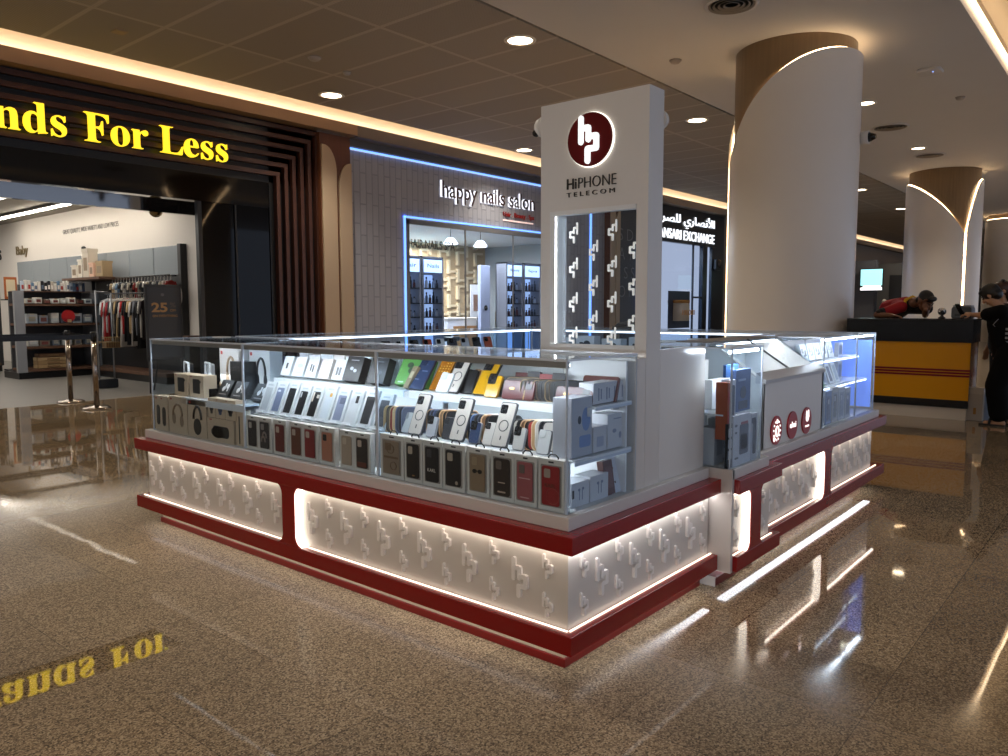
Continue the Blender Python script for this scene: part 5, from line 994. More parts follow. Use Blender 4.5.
# gondola shelf facing the mall
t = GO = thing('shelving_unit', 'free-standing shelving unit with wooden shelves in the shop entrance', 'shelving unit', (4.1, 16.0, 0))
P(MB().box(3.28, 4.86, 15.66, 16.5, 0, .13), 'plinth', BLACK); P(MB().box(3.25, 3.43, 15.62, 15.70, .13, 1.76), 'end_upright', mat('9A9B9E', .3, metal=.3), bev=.004); P(MB().box(4.84, 4.88, 15.66, 16.5, .13, 1.74), 'end_upright', MGREY)
P(MB().box(3.43, 4.84, 16.46, 16.5, .13, 1.76), 'back_board', mat('4A4A4C', .5))
for z in (.14, .60, 1.06, 1.46): P(MB().box(3.43, 4.84, 15.62, 16.46, z, z + .05), 'shelf', SHELFW)
for z in (.62, 1.08, 1.48): P(MB().box(3.45, 4.82, 15.615, 15.62, z + .02, z + .13), 'front_lip', GLASS)
random.seed(3)
def shelfgoods(zs, n, kinds, group, label, y=15.85, x0=3.5, x1=4.78, cat='shelf goods'):
    for i in range(n):
        x = x0 + (x1 - x0) * (i + .5) / n; w = (x1 - x0) / n * random.uniform(.62, .92); c, h, nm = kinds[i % len(kinds)]; h *= random.uniform(.85, 1.1)
        t = thing(nm, label % (('at the left end', 'left of the middle', 'near the middle', 'right of the middle', 'at the right end')[min(4, i * 5 // n)]), 'boxed goods', (x, y, zs), (0, 0, random.uniform(-.06, .06)), group)
        MB().box(-w / 2, w / 2, -.08, .08, 0, h).build('carton', mat(c, .5), t, bev=.006); MB().box(-w * .32, w * .32, -.082, -.08, h * .2, h * .7).build('label_patch', mat(random.choice(('E4DED2', '5A5A60', 'B0A48E', '7A3A30')), .5), t); MB().box(-w * .2, w * .2, -.083, -.0, h * .88, h + .004).build('lid', mat(random.choice(('3A3A3C', 'C8C0B0', 'A88A60')), .5), t)
shelfgoods(1.51, 8, [('C8C0B0', .10, 'rolled_towel_pack'), ('DAD2C4', .12, 'rolled_towel_pack'), ('6A4A38', .09, 'rolled_towel_pack'), ('E8E2D6', .11, 'rolled_towel_pack')], 'goods on the top shelf of the unit', 'small pale pack %s of the top shelf of the shelving unit')
shelfgoods(1.11, 6, [('B8BCC0', .2, 'gift_box'), ('8A8E94', .17, 'gift_box'), ('D4CFC6', .22, 'gift_box'), ('5A6068', .2, 'gift_box')], 'goods on the second shelf of the unit', 'grey boxed item %s of the second shelf of the shelving unit')
shelfgoods(.65, 6, [('C4BEB4', .16, 'storage_box'), ('8A7A66', .14, 'storage_box'), ('6A6E74', .18, 'storage_box')], 'goods on the third shelf of the unit', 'small boxed item %s of the third shelf of the shelving unit')
for k in range(4):
    t = thing('wicker_crate', 'pale wooden crate, %s of the stack on the bottom shelf' % ('lowest', 'second', 'third', 'topmost')[k], 'crate', (3.95, 15.86, .19 + k * .075), group='wooden crates on the bottom shelf'); w = .3 - .03 * (k == 3); MB().box(-w, w, -.12, .12, 0, .012).box(-w, w, -.12, -.105, 0, .07).box(-w, w, .105, .12, 0, .07).box(-w, -w + .015, -.12, .12, 0, .07).box(w - .015, w, -.12, .12, 0, .07).build('crate', mat(('B89A6E', 'A88A60', 'C0A47A', '7A5A40')[k], .6), t, bev=.004); MB().box(-w * .4, w * .4, -.128, -.12, .02, .055).build('label_patch', mat('8A6C48', .6), t)
t = thing('red_fan', 'round red folding fan on the second shelf of the shelving unit', 'fan', (4.25, 15.68, 1.12)); MB().prism(ell(.26, .26, 0, .13, 26), 1, -.02, .0).build('disc', mat('B01A1E', .4), t); MB().box(-.02, .05, -.035, -.02, -.0, .06).build('tag', mat('D0A070', .5), t)
random.seed(5)
for i in range(20):
    x = 3.6 + i * .062; h = random.uniform(.17, .23); c = random.choice(('D8D4CC', '2A2A30', '6A8AA8', 'E4E0D8', '4A5A78', 'B8C4D0', '1C1C20', 'C8BEB0', '8C2A2A' if i > 16 else 'DAD6CE'))
    t = thing('packed_bottle', 'slim packaged bottle in the row along the top of the shelving unit', 'bottle', (x, 16.2, 1.765), group='row of slim bottles on top of the unit'); MB().prism(rr(.05, h, .012, 0, h / 2), 1, -.03, .03).build('bottle', mat(c, .4), t); MB().box(-.02, .02, -.032, -.03, h * .2, h * .6).build('label_patch', mat(random.choice(('E8E4DC', '5A6A80', 'A83A34')), .5), t)
P = lambda mb, n, m, **k: mb.build(n, m, t, world=True, **k)
t = MB().box(3.45, 4.84, 16.0, 16.48, 1.75, 1.766).build('unit_top', SHELFW); o = t; o.name = 'top_board'; o.parent = GO; o.location = o.location - GO.location
# shelving further left with goods
t = thing('shelving_unit', 'far grey shelving unit at the left edge of the picture', 'shelving unit', (2.9, 18.5, 0))
P(MB().box(1.9, 3.8, 18.3, 19.2, 0, .13), 'plinth', BLACK); P(MB().box(3.76, 3.84, 18.3, 19.2, .13, 1.9), 'end_upright', DGREY); P(MB().box(1.9, 3.78, 19.16, 19.2, .13, 1.9), 'back_board', mat('4A4A4C', .5))
for z in (.14, .66, 1.16, 1.56, 1.9): P(MB().box(1.9, 3.78, 18.28, 19.16, z, z + .05), 'shelf', SHELFW)
for zz, nn, hh in ((.19, 4, .4), (1.21, 7, .25), (1.61, 7, .22), (.71, 5, .3)):
    shelfgoods(zz, nn, [('D8D2C6', hh, 'boxed_toy'), ('B8A88E', hh * .9, 'boxed_toy'), ('8A3A34', hh * .6, 'boxed_toy'), ('C8C4BC', hh, 'boxed_toy')], 'goods on the far shelving unit, shelf at %.1f m' % zz, 'pale boxed item %%s of the %s shelf of the far shelving unit' % {.19: 'bottom', .71: 'second', 1.21: 'third', 1.61: 'fourth'}[zz], y=18.5, x0=1.95, x1=3.72)
for k, (x, h, c) in enumerate(((2.9, .28, 'D8CCB8'), (3.15, .4, '3A3A3C'), (3.45, .36, 'E0D8CA'), (3.62, .3, '2A2624'))):
    t = thing('soft_toy', ('cream plush', 'dark plush with pale front', 'white plush', 'black plush')[k] + ' toy sitting on top of the far shelving unit', 'soft toy', (x, 18.6, 1.955)); m = MB().ball((0, 0, h * .3), (.1, .09, h * .3)).ball((0, -.02, h * .72), (.085, .08, .085)); m.ball((-.06, 0, h * .72 + .08), .03).ball((.06, 0, h * .72 + .08), .03); m.build('body', mat(c, .9), t); MB().ball((-.03, -.095, h * .74), .01).ball((.03, -.095, h * .74), .01).build('eyes', BLACK, t)
t = thing('picture_frame', 'small orange framed picture standing at the corner of the far unit', 'picture frame', (4.06, 18.3, 1.62)); MB().box(-.13, .13, -.01, .02, 0, .5).build('frame', mat('A85A28', .4), t, bev=.01); MB().box(-.09, .09, -.014, -.01, .06, .44).build('picture', mat('D8C8A8', .5), t); MB().box(-.05, .05, .02, .2, 0, .01).build('stand', DGREY, t)
t = thing('frame_post', 'dark slim post holding the orange picture frame', 'stand', (4.06, 18.4, 0)); MB().box(-.03, .03, -.03, .03, 0, 1.6).build('post', DGREY, t); MB().box(-.15, .15, -.15, .15, 0, .03).build('base', DGREY, t); MB().box(-.14, .14, -.13, .13, 1.595, 1.62).build('top_plate', DGREY, t)
# sale board
t = thing('sale_board', 'dark easel board announcing twenty-five percent off in the shop doorway', 'sign board', (4.02, 11.12, 0))
MB().box(-.31, .31, -.02, .02, .55, 1.80).build('frame', mat('1E1F22', .4), t, bev=.008); MB().box(-.27, .27, -.026, -.02, .60, 1.75).build('poster', mat('2C3036', .45), t)
MB().cyl((-.27, 0, .55), (-.3, -.05, 0), .014, n=8).build('leg', DGREY, t); MB().cyl((.27, 0, .55), (.3, -.05, 0), .014, n=8).build('leg', DGREY, t); MB().cyl((0, .02, 1.2), (0, .45, 0), .014, n=8).build('leg', DGREY, t)
GOLD = mat('A07A4A', .35)
text('lettering', '25', GOLD, 'R', (11.092, 3.94, 1.34), w=.27, h=.16, parent=t, depth=.004, thin=.03); text('lettering', '%', mat('5A5048', .4), 'R', (11.092, 4.17, 1.42), w=.1, h=.08, parent=t, depth=.004); text('lettering', 'OFF', GOLD, 'R', (11.092, 4.17, 1.35), w=.1, h=.04, parent=t, depth=.004); text('lettering', 'ON EVERYTHING', GOLD, 'R', (11.092, 4.03, 1.26), w=.42, h=.04, parent=t, depth=.004); MB().prism(ell(.06, .05, -.02, 1.63, 12), 1, -.029, -.026).build('emblem', mat('5A5A5E', .4), t)
# anti-theft gate
t = thing('security_gate', 'clear panel anti-theft gate with black base in the shop doorway', 'security gate', (3.68, 12.6, 0))
MB().prism(rr(.34, .16, .03, 0, .08), 1, -.06, .06).build('base', BLACK, t, bev=.01); MB().cyl((-.13, 0, .15), (-.13, 0, 1.72), .013, n=10).cyl((.13, 0, .15), (.13, 0, 1.68), .013, n=10).cyl((-.13, 0, 1.7), (.13, 0, 1.68), .011, n=10).build('frame', mat('9A9A9C', .3, metal=.6), t); MB().box(-.12, .12, -.004, .004, .2, 1.66).build('panel', GLASS, t); MB().box(-.13, .13, -.02, .02, .80, .83).build('crossbar', mat('A08A6A', .4), t)
t = thing('wire_basket', 'small wire basket hanging on the security gate', 'basket', (3.74, 12.5, .72)); m = MB()
for k in range(7): m.tube([(-.12 + .04 * k, -.08, .18), (-.12 + .04 * k, -.07, 0), (-.12 + .04 * k, .07, 0), (-.12 + .04 * k, .08, .18)], .003, 5)
for z in (.0, .09, .18): m.tube([(-.13, -.08, z), (.13, -.08, z), (.13, .08, z), (-.13, .08, z)], .004, 5, closed=True)
m.build('wires', mat('A88A5A', .3, metal=.6), t); MB().box(-.12, .12, -.07, .07, .0, .1).build('contents', mat('6A5238', .7), t)
# stanchions
def stanchion(label, x, y):
    t = thing('barrier_post', label, 'barrier post', (x, y, 0), group='belt barrier posts'); MB().lathe([(.19, 0), (.19, .012), (.16, .03), (.05, .04), (.036, .05)], n=32).build('base', BRASS, t); MB().lathe([(.036, .04), (.036, 1.0)], n=20).build('post', BRASS, t); MB().lathe([(.042, .96), (.042, 1.06), (.03, 1.08)], n=20).build('head', BLACK, t); return t
stanchion('brass-coloured belt barrier post further from the camera, by the shop floor edge', 2.412, 10.87); stanchion('brass-coloured belt barrier post nearer the camera', 2.333, 9.765)
t = thing('barrier_belt', 'black retractable belt running left from the barrier posts', 'belt', (1.2, 10.3, 1.0)); m = MB(); m.box(-2.7, 1.14, -.555, -.549, -.02, .04).box(-2.7, 1.20, .567, .573, -.02, .04); m.box(1.165, 1.168, -.5, .53, -.02, .04); m.build('belt', BLACK, t); MB().box(1.10, 1.14, -.57, -.54, -.03, .05).box(1.15, 1.19, .55, .59, -.03, .05).build('clip', DGREY, t)
# shop ceiling items
t = thing('ceiling_mirror', 'half-dome convex mirror hanging at the shop ceiling near the doorway', 'mirror', (4.40, 12.02, 3.12)); MB().ball((0, 0, 0), (.12, .12, .12)).build('dome', mat('8A7450', .1, metal=.9), t); MB().lathe([(.125, .0), (.13, .02), (.11, .03)], n=24, cap=False).build('rim', DGREY, t); MB().cyl((0, 0, .0), (0, 0, .5), .015).build('stem', DGREY, t)
t = thing('track_light', 'long white linear light under the shop ceiling at the top left', 'ceiling light', (3.2, 14.8, 3.54)); MB().box(-.05, .05, -2.2, 2.2, .02, .07).build('housing', MGREY, t); MB().box(-.035, .035, -2.2, 2.2, 0, .02).build('tube', mat('FFF8EC', .5, emit=2.5), t); MB().prism([(-.1, .02), (.1, .02), (.07, -.14), (-.07, -.12)], 1, -2.0, -1.85).build('spot_head', MGREY, t)
t = thing('track_light', 'long linear light along the shop wall, mirrored as a bright streak on the floor', 'ceiling light', (4.33, 16.8, 3.52)); MB().box(-.05, .05, -3.9, 3.9, .03, .08).build('housing', MGREY, t); MB().box(-.035, .035, -3.9, 3.9, 0, .03).build('tube', mat('FFF4E2', .5, emit=26.), t); MB().box(-.01, .01, -3.5, -3.4, .08, .1).box(-.01, .01, 3.4, 3.5, .08, .1).build('bracket', DGREY, t)
t = thing('oval_sign', 'small white oval sign on the post at the end of the wall panels', 'sign', (4.955, 12.36, 1.64)); MB().prism(ell(.19, .36, 0, 0, 26), 0, -.015, .0).build('plate', WHITE, t); MB().box(-.018, -.015, -.04, .04, -.07, .07).build('picture', DGREY, t)
t = thing('cash_desk', 'black cash desk with small items inside the shop doorway', 'counter', (4.36, 11.2, 0)); MB().box(.12, .34, -.02, .14, 0, .9).build('body', BLACK, t); MB().box(.1, .36, -.04, .16, .9, .93).build('top', SHELFW, t)

# ================================================================ SALON INTERIOR
def product_shelf(label, x0, x1, y, head, cols):
    t = thing('product_shelf', label, 'product shelf', ((x0 + x1) / 2, y, 0)); w = (x1 - x0) / 2
    MB().box(-w, -w + .05, -.2, .2, 0, 2.7).box(w - .05, w, -.2, .2, 0, 2.7).box(-w, w, .17, .2, 0, 2.7).box(-w, w, -.2, .2, 2.66, 2.7).build('frame', mat('8A8A90', .4), t)
    MB().box(-w + .05, w - .05, .15, .17, .1, 2.25).build('back_panel', mat('A8C0E8', .4, emit=.9), t)
    MB().box(-w + .06, w - .06, -.21, -.19, 2.3, 2.62).build('light_header', mat('BFD8FF', .4, emit=1.6), t); text('lettering', head, mat('5A7098', .4), 'R', (y - .212, (x0 + x1) / 2, 2.42), w=w * 1.1, h=.1, parent=t, depth=.004)
    for z in (.75, 1.15, 1.5, 1.88): MB().box(-w + .05, w - .05, -.2, .17, z, z + .03).build('shelf', DGREY, t)
    for z in (.78, 1.18, 1.53, 1.91):
        for i in range(5):
            x = (x0 + x1) / 2 - w + .13 + i * (2 * w - .26) / 4; h = random.uniform(.12, .26); c = random.choice(cols)
            b = thing('product_bottle', 'product bottle on the %s board of the %s' % ({.78: 'lowest', 1.18: 'second', 1.53: 'third', 1.91: 'top'}[z], label), 'bottle', (x, y - .08, z + .0), group='bottles of the ' + label[:40]); MB().lathe([(.035, 0), (.038, .02), (.036, h * .7), (.016, h * .8), (.016, h)], n=10).build('bottle', mat(c, .35), b); MB().lathe([(.02, h * .93), (.02, h + .03)], n=10).build('cap', mat('1A1A1E', .4), b)
CC = ('141418', '1E2430', '5A2A24', 'C8CCD4', '2A2A30', '8A9AB4')
product_shelf('lit shelf left of the salon desk', 11.45, 12.2, 12.8, 'Nails', CC); product_shelf('lit shelf at the salon window edge', 10.65, 11.4, 12.8, 'Hair', CC); product_shelf('lit shelf right of the salon mirror', 14.75, 15.5, 12.8, 'Beauty', CC); product_shelf('lit shelf beside the salon right wall', 15.56, 16.35, 12.8, 'Spa', CC)
t = thing('reception_desk', 'white salon reception desk with a wooden front panel', 'desk', (15.2, 15, 0)); MB().box(-.75, 1.0, -.35, .35, 0, 1.06).build('body', mat('E0E0E4', .3), t, bev=.01); MB().box(-.5, .55, -.37, -.35, .2, .85).build('front_panel', mat('B08050', .4), t); MB().box(-.8, 1.05, -.4, .4, 1.06, 1.10).build('top', WHITE, t)
t = thing('wall_light_box', 'cyan lit display shelf behind the salon desk, lower one', 'light box', (15.0, 16.8, 1.55)); MB().box(-.8, 1.2, -.1, .1, 0, .14).build('shelf', mat('7FE0FF', .4, emit=2.2), t); MB().box(-.8, 1.2, .1, .6, 0, .05).build('bracket', WHITE, t)
t = thing('wall_light_box', 'cyan lit display shelf behind the salon desk, upper one', 'light box', (14.9, 16.8, 2.15)); MB().box(-.8, .9, -.1, .1, 0, .14).build('shelf', mat('7FE0FF', .4, emit=2.2), t); MB().box(-.8, .9, .1, .6, 0, .05).build('bracket', WHITE, t)
for k, (x, y, l) in enumerate(((12.9, 14.2, 'black salon chair left of the reception desk'), (13.7, 13.9, 'black padded salon chair in front of the reception desk'), (16.9, 14.4, 'black salon chair by the mirror stand'))):
    t = thing('salon_chair', l, 'chair', (x, y, 0), (0, 0, .4 * k)); MB().lathe([(.28, 0), (.28, .03), (.04, .05), (.04, .45)], n=20).build('base', CHROME, t); MB().prism(rr(.56, .56, .1), 2, .45, .58).build('seat', BLACK, t, bev=.03); MB().prism(rr(.54, .7, .14, 0, .95), 1, .22, .34).build('backrest', BLACK, t, bev=.03); MB().box(-.34, -.27, -.2, .25, .6, .72).build('armrest', BLACK, t); MB().box(.27, .34, -.2, .25, .6, .72).build('armrest', BLACK, t)
for k, (x, l) in enumerate(((12.9, 'left dome pendant lamp in the salon'), (14.1, 'right dome pendant lamp in the salon'))):
    t = thing('pendant_lamp', l, 'lamp', (x, 13.0, 3.1)); MB().lathe([(.02, .18), (.1, .16), (.2, .02), (.2, 0)], n=22).build('lamp_shade', mat('C8CCD4', .2), t); MB().lathe([(.001, .0), (.18, .0), (.19, .02)], n=20).build('bulb', mat('FFFFFF', .4, emit=3.), t); MB().cyl((0, 0, .18), (0, 0, .5), .01, n=8).build('cord', BLACK, t)
t = thing('salon_mirror_post', 'white freestanding column with a logo disc in the salon', 'column stand', (14.35, 13.1, 0)); MB().box(-.2, .2, -.06, .06, 0, 2.6).build('column', mat('BFC4D8', .3), t, bev=.01); MB().lathe([(.07, 0), (.08, .01), (.05, .012)], n=18).build('emblem', BLACK, t); t.children[-1].rotation_euler = (PI / 2, 0, 0); t.children[-1].location = (0, -.065, 1.4)
t = thing('poster_stand', 'white poster stand with a portrait in the salon', 'poster', (15.3, 14.2, 1.0)); MB().box(-.32, .32, -.01, .01, .12, 1.1).build('poster', mat('E4E0DC', .4), t); MB().box(-.2, .2, -.015, -.01, .3, .8).build('picture', mat('8A6A58', .5), t); MB().cyl((0, .02, -1.0), (0, .02, .2), .02).build('pole', DGREY, t)

# ================================================================ SERVICE COUNTER ON THE RIGHT
t = thing('service_counter', 'yellow fronted service counter with dark red stripes and black top', 'counter', (9.0, .9, 0)); P = lambda mb, n, m, **k: mb.build(n, m, t, world=True, **k)
X0, YA, YB = 8.62, .12, 1.56
P(MB().box(X0 + .03, 9.13, YA + .03, YB, .148, 1.2), 'body', mat('3A3A3C', .4)); P(MB().box(X0 + .02, 9.12, YA + .02, YB, 0, .15), 'plinth', mat('D6CDBE', .3))
P(MB().box(X0, X0 + .03, YA, YB, .24, .96), 'front_panel', mat('DE9A10', .12)); P(MB().box(X0 + .03, 9.12, YA, YA + .03, .24, .96), 'side_panel', mat('7A4A22', .15))
P(MB().box(X0 - .004, X0 + .03, YA - .002, YB, .148, .245), 'lower_trim', mat('1C1C1E', .2))
for z in (.545, .58, .615): P(MB().box(X0 - .005, 9.12, YA - .005, YB, z - .011, z + .013), 'stripe', mat('7A0E10', .2))
P(MB().box(X0 - .02, 9.16, YA - .02, YB, .96, 1.235), 'top_fascia', mat('111113', .25, spec=.25)); P(MB().box(X0 - .03, 9.18, YA - .03, YB, 1.235, 1.25), 'worktop', mat('1C1C1E', .25, spec=.3))
t = thing('paper_bag', 'blue and white paper bag standing on the floor against the counter', 'bag', (8.93, -.04, 0)); MB().prism([(-.07, 0), (.07, 0), (.065, .36), (-.065, .36)], 1, -.12, .1).build('bag', mat('A8C0E0', .5), t); MB().tube([(-.03, .0, .36), (-.03, .0, .44), (.03, .0, .44), (.03, .0, .36)], .004, 6).build('handle', WHITE, t); MB().box(-.071, -.068, -.08, -.02, .12, .3).build('print', mat('2A3A5A', .5), t)
t = thing('carton_box', 'upright pale carton on the floor at the corner of the service counter', 'box', (8.76, .06, 0)); MB().box(-.06, .06, -.09, .08, 0, .40).build('carton', mat('B8B2A8', .5), t, bev=.004); MB().box(-.062, .062, -.092, .082, .33, .404).build('lid', mat('C4BEB4', .5), t); MB().box(-.063, -.06, -.02, .01, .08, .16).build('label_patch', mat('A87A3A', .5), t)
t = thing('sanitizer_ball', 'small silver round camera on the service counter', 'camera', (8.9, .5, 1.25)); MB().lathe([(.04, 0), (.045, .01), (.02, .03), (.015, .05)], n=16).build('base', DGREY, t); MB().ball((0, 0, .09), .05).build('ball', CHROME, t); MB().ball((-.045, -.01, .09), .018).build('lens', BLKG, t)
t = thing('label_printer', 'dark grey printer on the service counter behind the phone', 'printer', (9.0, .28, 1.25)); MB().prism(rr(.22, .15, .03, 0, .075), 0, -.14, .14).build('housing', mat('3A3C40', .3), t, bev=.01); MB().box(-.145, -.14, -.07, .07, .03, .06).build('paper_slot', BLACK, t); MB().prism(rr(.2, .03, .01, 0, .155), 0, -.1, .12).build('lid', mat('7A7C80', .3), t)
t = thing('information_screen', 'bright cyan screen on a grey pillar far behind, between the columns', 'screen', (29.98, 6.9, 2.05)); MB().box(0, .1, -.42, .42, -.03, .83).build('housing', DGREY, t); MB().box(-.01, 0, -.39, .39, .18, .8).build('display', mat('A8F0F4', .4, emit=1.0), t); MB().box(-.012, 0, -.39, .39, 0, .10).box(-.012, 0, -.35, .3, .12, .17).build('caption', mat('FFFFFF', .4, emit=1.6), t)
struct(MB().box(30.1, 30.5, 6.8, 7.6, 0, 3.2).build('wall_pillar_grey', mat('55565A', .5)))
struct(MB().box(31, 31.05, 5.6, 6.5, 0, 2.64).build('door_5', mat('1E1E20', .4)))
struct(MB().box(31.05, 31.3, 3.5, 7.6, 0, 3.1).build('wall_far_between', mat('4E4C4A', .5)))

# ================================================================ PEOPLE
SKIN = mat('B58A6C', .5, noise=.03, nscale=20); SKIND = mat('7A5138', .5, noise=.03, nscale=20); HAIR = mat('120F0E', .4, noise=.1, nscale=90); HAIRR = mat('3A2018', .4, noise=.1, nscale=90)
def V(*a): return Vector(a)
def hand(mb, wrist, d, up, s=1., curl=.6):
    """palm, four bent fingers of different length and a thumb from the side of the palm"""
    d = d.normalized(); up = (up - d * up.dot(d)).normalized(); sd = d.cross(up)
    pal = wrist + d * .045 * s
    mb.ball(tuple(pal), (.046 * s, .040 * s, .017 * s), rot=Matrix((d, sd, up)).transposed().to_3x3())
    for k, (o, L) in enumerate(((-.028, .066), (-.009, .076), (.010, .072), (.027, .056))):
        a = pal + d * .035 * s + sd * o * s; c1 = curl * .5; b = a + (d * math.cos(c1) - up * math.sin(c1)) * L * .45 * s
        c2 = curl * 1.4; c = b + (d * math.cos(c2) - up * math.sin(c2)) * L * .33 * s; c3 = curl * 2.2; e = c + (d * math.cos(c3) - up * math.sin(c3)) * L * .25 * s
        mb.cap(a, b, .0085 * s, .008 * s, 8).cap(b, c, .008 * s, .0072 * s, 8).cap(c, e, .0072 * s, .006 * s, 8)
    a = pal - sd * .030 * s - d * .02 * s; b = a + (d * .55 - sd * .75 - up * .3).normalized() * .035 * s; c = b + (d * .9 - sd * .1 - up * .35).normalized() * .028 * s
    mb.cap(a, b, .011 * s, .009 * s, 8).cap(b, c, .009 * s, .007 * s, 8)
def head(mb, c, f, up, s=1.):
    f = f.normalized(); r = f.cross(up).normalized(); up = r.cross(f).normalized(); M = Matrix((r, f, up)).transposed().to_3x3()
    T = lambda x, y, z: c + r * x * s + f * y * s + up * z * s
    mb.ball(T(0, -.012, .025), (.075 * s, .095 * s, .088 * s), rot=M, n=20); mb.ball(T(0, .02, -.045), (.056 * s, .066 * s, .068 * s), rot=M, n=18); mb.ball(T(0, .055, -.092), (.026 * s, .022 * s, .020 * s), rot=M)
    mb.cap(T(0, .082, .01), T(0, .104, -.030), .011 * s, .017 * s, 8)
    mb.ball(T(0, .086, -.062), (.024 * s, .008 * s, .006 * s), rot=M); mb.ball(T(0, .084, -.072), (.020 * s, .008 * s, .006 * s), rot=M)
    for q in (-1, 1):
        mb.ball(T(q * .078, -.005, -.008), (.010 * s, .022 * s, .034 * s), rot=M); mb.ball(T(q * .034, .066, -.03), (.024 * s, .02 * s, .02 * s), rot=M)
    return T, M
def face_eyes(T, M, s, parent):
    m = MB()
    for q in (-1, 1): m.ball(T(q * .031, .080, .005), (.014 * s, .008 * s, .008 * s), rot=M)
    m.build('eyes', mat('1A1412', .2), parent, world=True); m = MB()
    for q in (-1, 1): m.cap(T(q * .015, .088, .027), T(q * .048, .074, .030), .005 * s, .003 * s, 8)
    m.build('eyebrows', HAIR, parent, world=True)

def legs(mb, hipL, hipR, kneeL, kneeR, ankL, ankR, a=.085, b=.058, c=.042):
    for h, k, n in ((hipL, kneeL, ankL), (hipR, kneeR, ankR)): mb.cap(h, k, a, b).cap(k, n, b * .98, c)
def foot(mb, ank, f, L=.17, r=.038):
    f = V(f.x, f.y, 0).normalized(); heel = V(ank.x, ank.y, r) - f * .04; toe = heel + f * L; toe.z = r * .75
    mb.cap(heel, toe, r, r * .75); mb.cap(ank, heel + f * .03, r * .9, r)

# -- woman in black leaning on the counter corner with a phone
t = W1 = thing('person', 'person in black tee and trousers leaning on the service counter with a phone', 'person', (8.42, -.26, 0))
f = V(.12, .99, 0).normalized(); r = V(.99, -.12, 0)
hip = V(8.43, -.31, .90); che = V(8.44, -.22, 1.22); nek = V(8.45, -.19, 1.40); hc = V(8.465, -.08, 1.535)
shL = V(8.30, -.22, 1.345); shR = V(8.61, -.25, 1.345); elL = V(8.40, -.03, 1.30); elR = V(8.70, .0, 1.29); wrL = V(8.53, .10, 1.305); wrR = V(8.67, .12, 1.30)
aL = V(8.36, -.24, .07); aR = V(8.55, -.38, .07)
m = MB(); m.cap(hip, che, .125, .13).cap(che, nek - V(0, .03, .06), .12, .08).cap(nek - V(0, .03, .05), hc - V(0, .0, .03), .056, .052)
m.cap(shL, elL, .047, .038).cap(elL, wrL, .038, .026).cap(shR, elR, .047, .038).cap(elR, wrR, .038, .026); m.cap(che + V(0, .02, .06), shL, .075, .055).cap(che + V(0, .02, .06), shR, .075, .055)
T, M = head(m, hc, V(.16, .80, -.58), V(.0, .58, .8))
hand(m, wrL, V(.30, .95, .12), V(-.5, .2, .8), 1., .75); hand(m, wrR, V(-.2, .97, .1), V(.3, .1, .9), 1., .7)
legs(m, hip + V(-.085, 0, 0), hip + V(.085, 0, 0), V(8.35, -.20, .48), V(8.53, -.30, .48), aL, aR); foot(m, aL, f); foot(m, aR, f)
m.build('body', SKIN, t, world=True, remesh=.0065)
m = MB()   # shirt
m.cap(hip + V(0, -.01, -.03), che, .19, .165).cap(che, nek - V(0, .035, .075), .16, .095).cap(che + V(-.02, .02, .05), shL, .11, .082).cap(che + V(.02, .02, .05), shR, .11, .082)
m.cap(shL, shL.lerp(elL, .78), .082, .076).cap(shR, shR.lerp(elR, .78), .082, .076); m.cap(hip + V(-.07, -.01, -.06), hip + V(.07, -.02, -.06), .145, .145)
m.build('tee_shirt', mat('050506', .8, spec=.15), t, world=True, remesh=.01)
m = MB()
for h, k, n in ((hip + V(-.085, 0, 0), V(8.35, -.20, .48), aL), (hip + V(.085, 0, 0), V(8.53, -.30, .48), aR)): m.cap(h, k, .125, .115).cap(k, V(n.x, n.y, .15), .115, .105)
m.build('trousers', mat('060607', .85, spec=.15), t, world=True, remesh=.012)
m = MB(); R_ = M
m.ball(T(0, -.022, .035), (.090, .108, .098), rot=M, n=20).ball(T(0, -.06, -.02), (.082, .07, .075), rot=M); m.ball(T(0, .05, .075), (.07, .045, .035), rot=M)
m.build('hair', HAIR, t, world=True, remesh=.008)
face_eyes(T, M, 1., t)
m = MB()
for n_ in (aL, aR):
    h0 = V(n_.x, n_.y, 0) - f * .07; sd = V(f.y, -f.x, 0)
    p = [h0 + f * .265 * u + sd * w for u, w in ((0, -.03), (0, .03), (.3, .04), (.75, .05), (1, .03), (1, -.03), (.75, -.05), (.3, -.04))]
    m.prism([(q.x, q.y) for q in p], 2, 0, .022); a = h0 + f * .15
    m.tube([a - sd * .05 + V(0, 0, .02), a - sd * .035 + V(0, 0, .07), a + sd * .0 + V(0, 0, .085), a + sd * .035 + V(0, 0, .07), a + sd * .05 + V(0, 0, .02)], .014, 8)
m.build('sandals', mat('121212', .6), t, world=True)
m = MB()
for k in range(7): m.box(8.262 - .002 * k, 8.268 - .002 * k, -.30 - .006 * (k % 2), -.275, 1.13 - .05 * k, 1.155 - .05 * k)
m.tube([(8.27, -.2, 1.26), (8.262, -.17, 1.22), (8.265, -.15, 1.19), (8.268, -.17, 1.17)], .004, 5)
m.build('shirt_print', mat('8A8A8E', .7), t, world=True)
t = thing('smartphone', 'dark smartphone held in the hands of the person in black', 'phone', (8.55, .225, 1.33), (-.6, 0, .9)); MB().prism(rr(.074, .152, .012, 0, .05), 1, -.004, .004).build('body', mat('141416', .2), t, bev=.002); MB().prism(rr(.068, .144, .010, 0, .05), 1, -.0052, -.004).build('display', mat('2A3038', .1), t); MB().prism(rr(.03, .03, .006, -.015, .105), 1, .004, .006).build('camera_bump', BLKG, t)

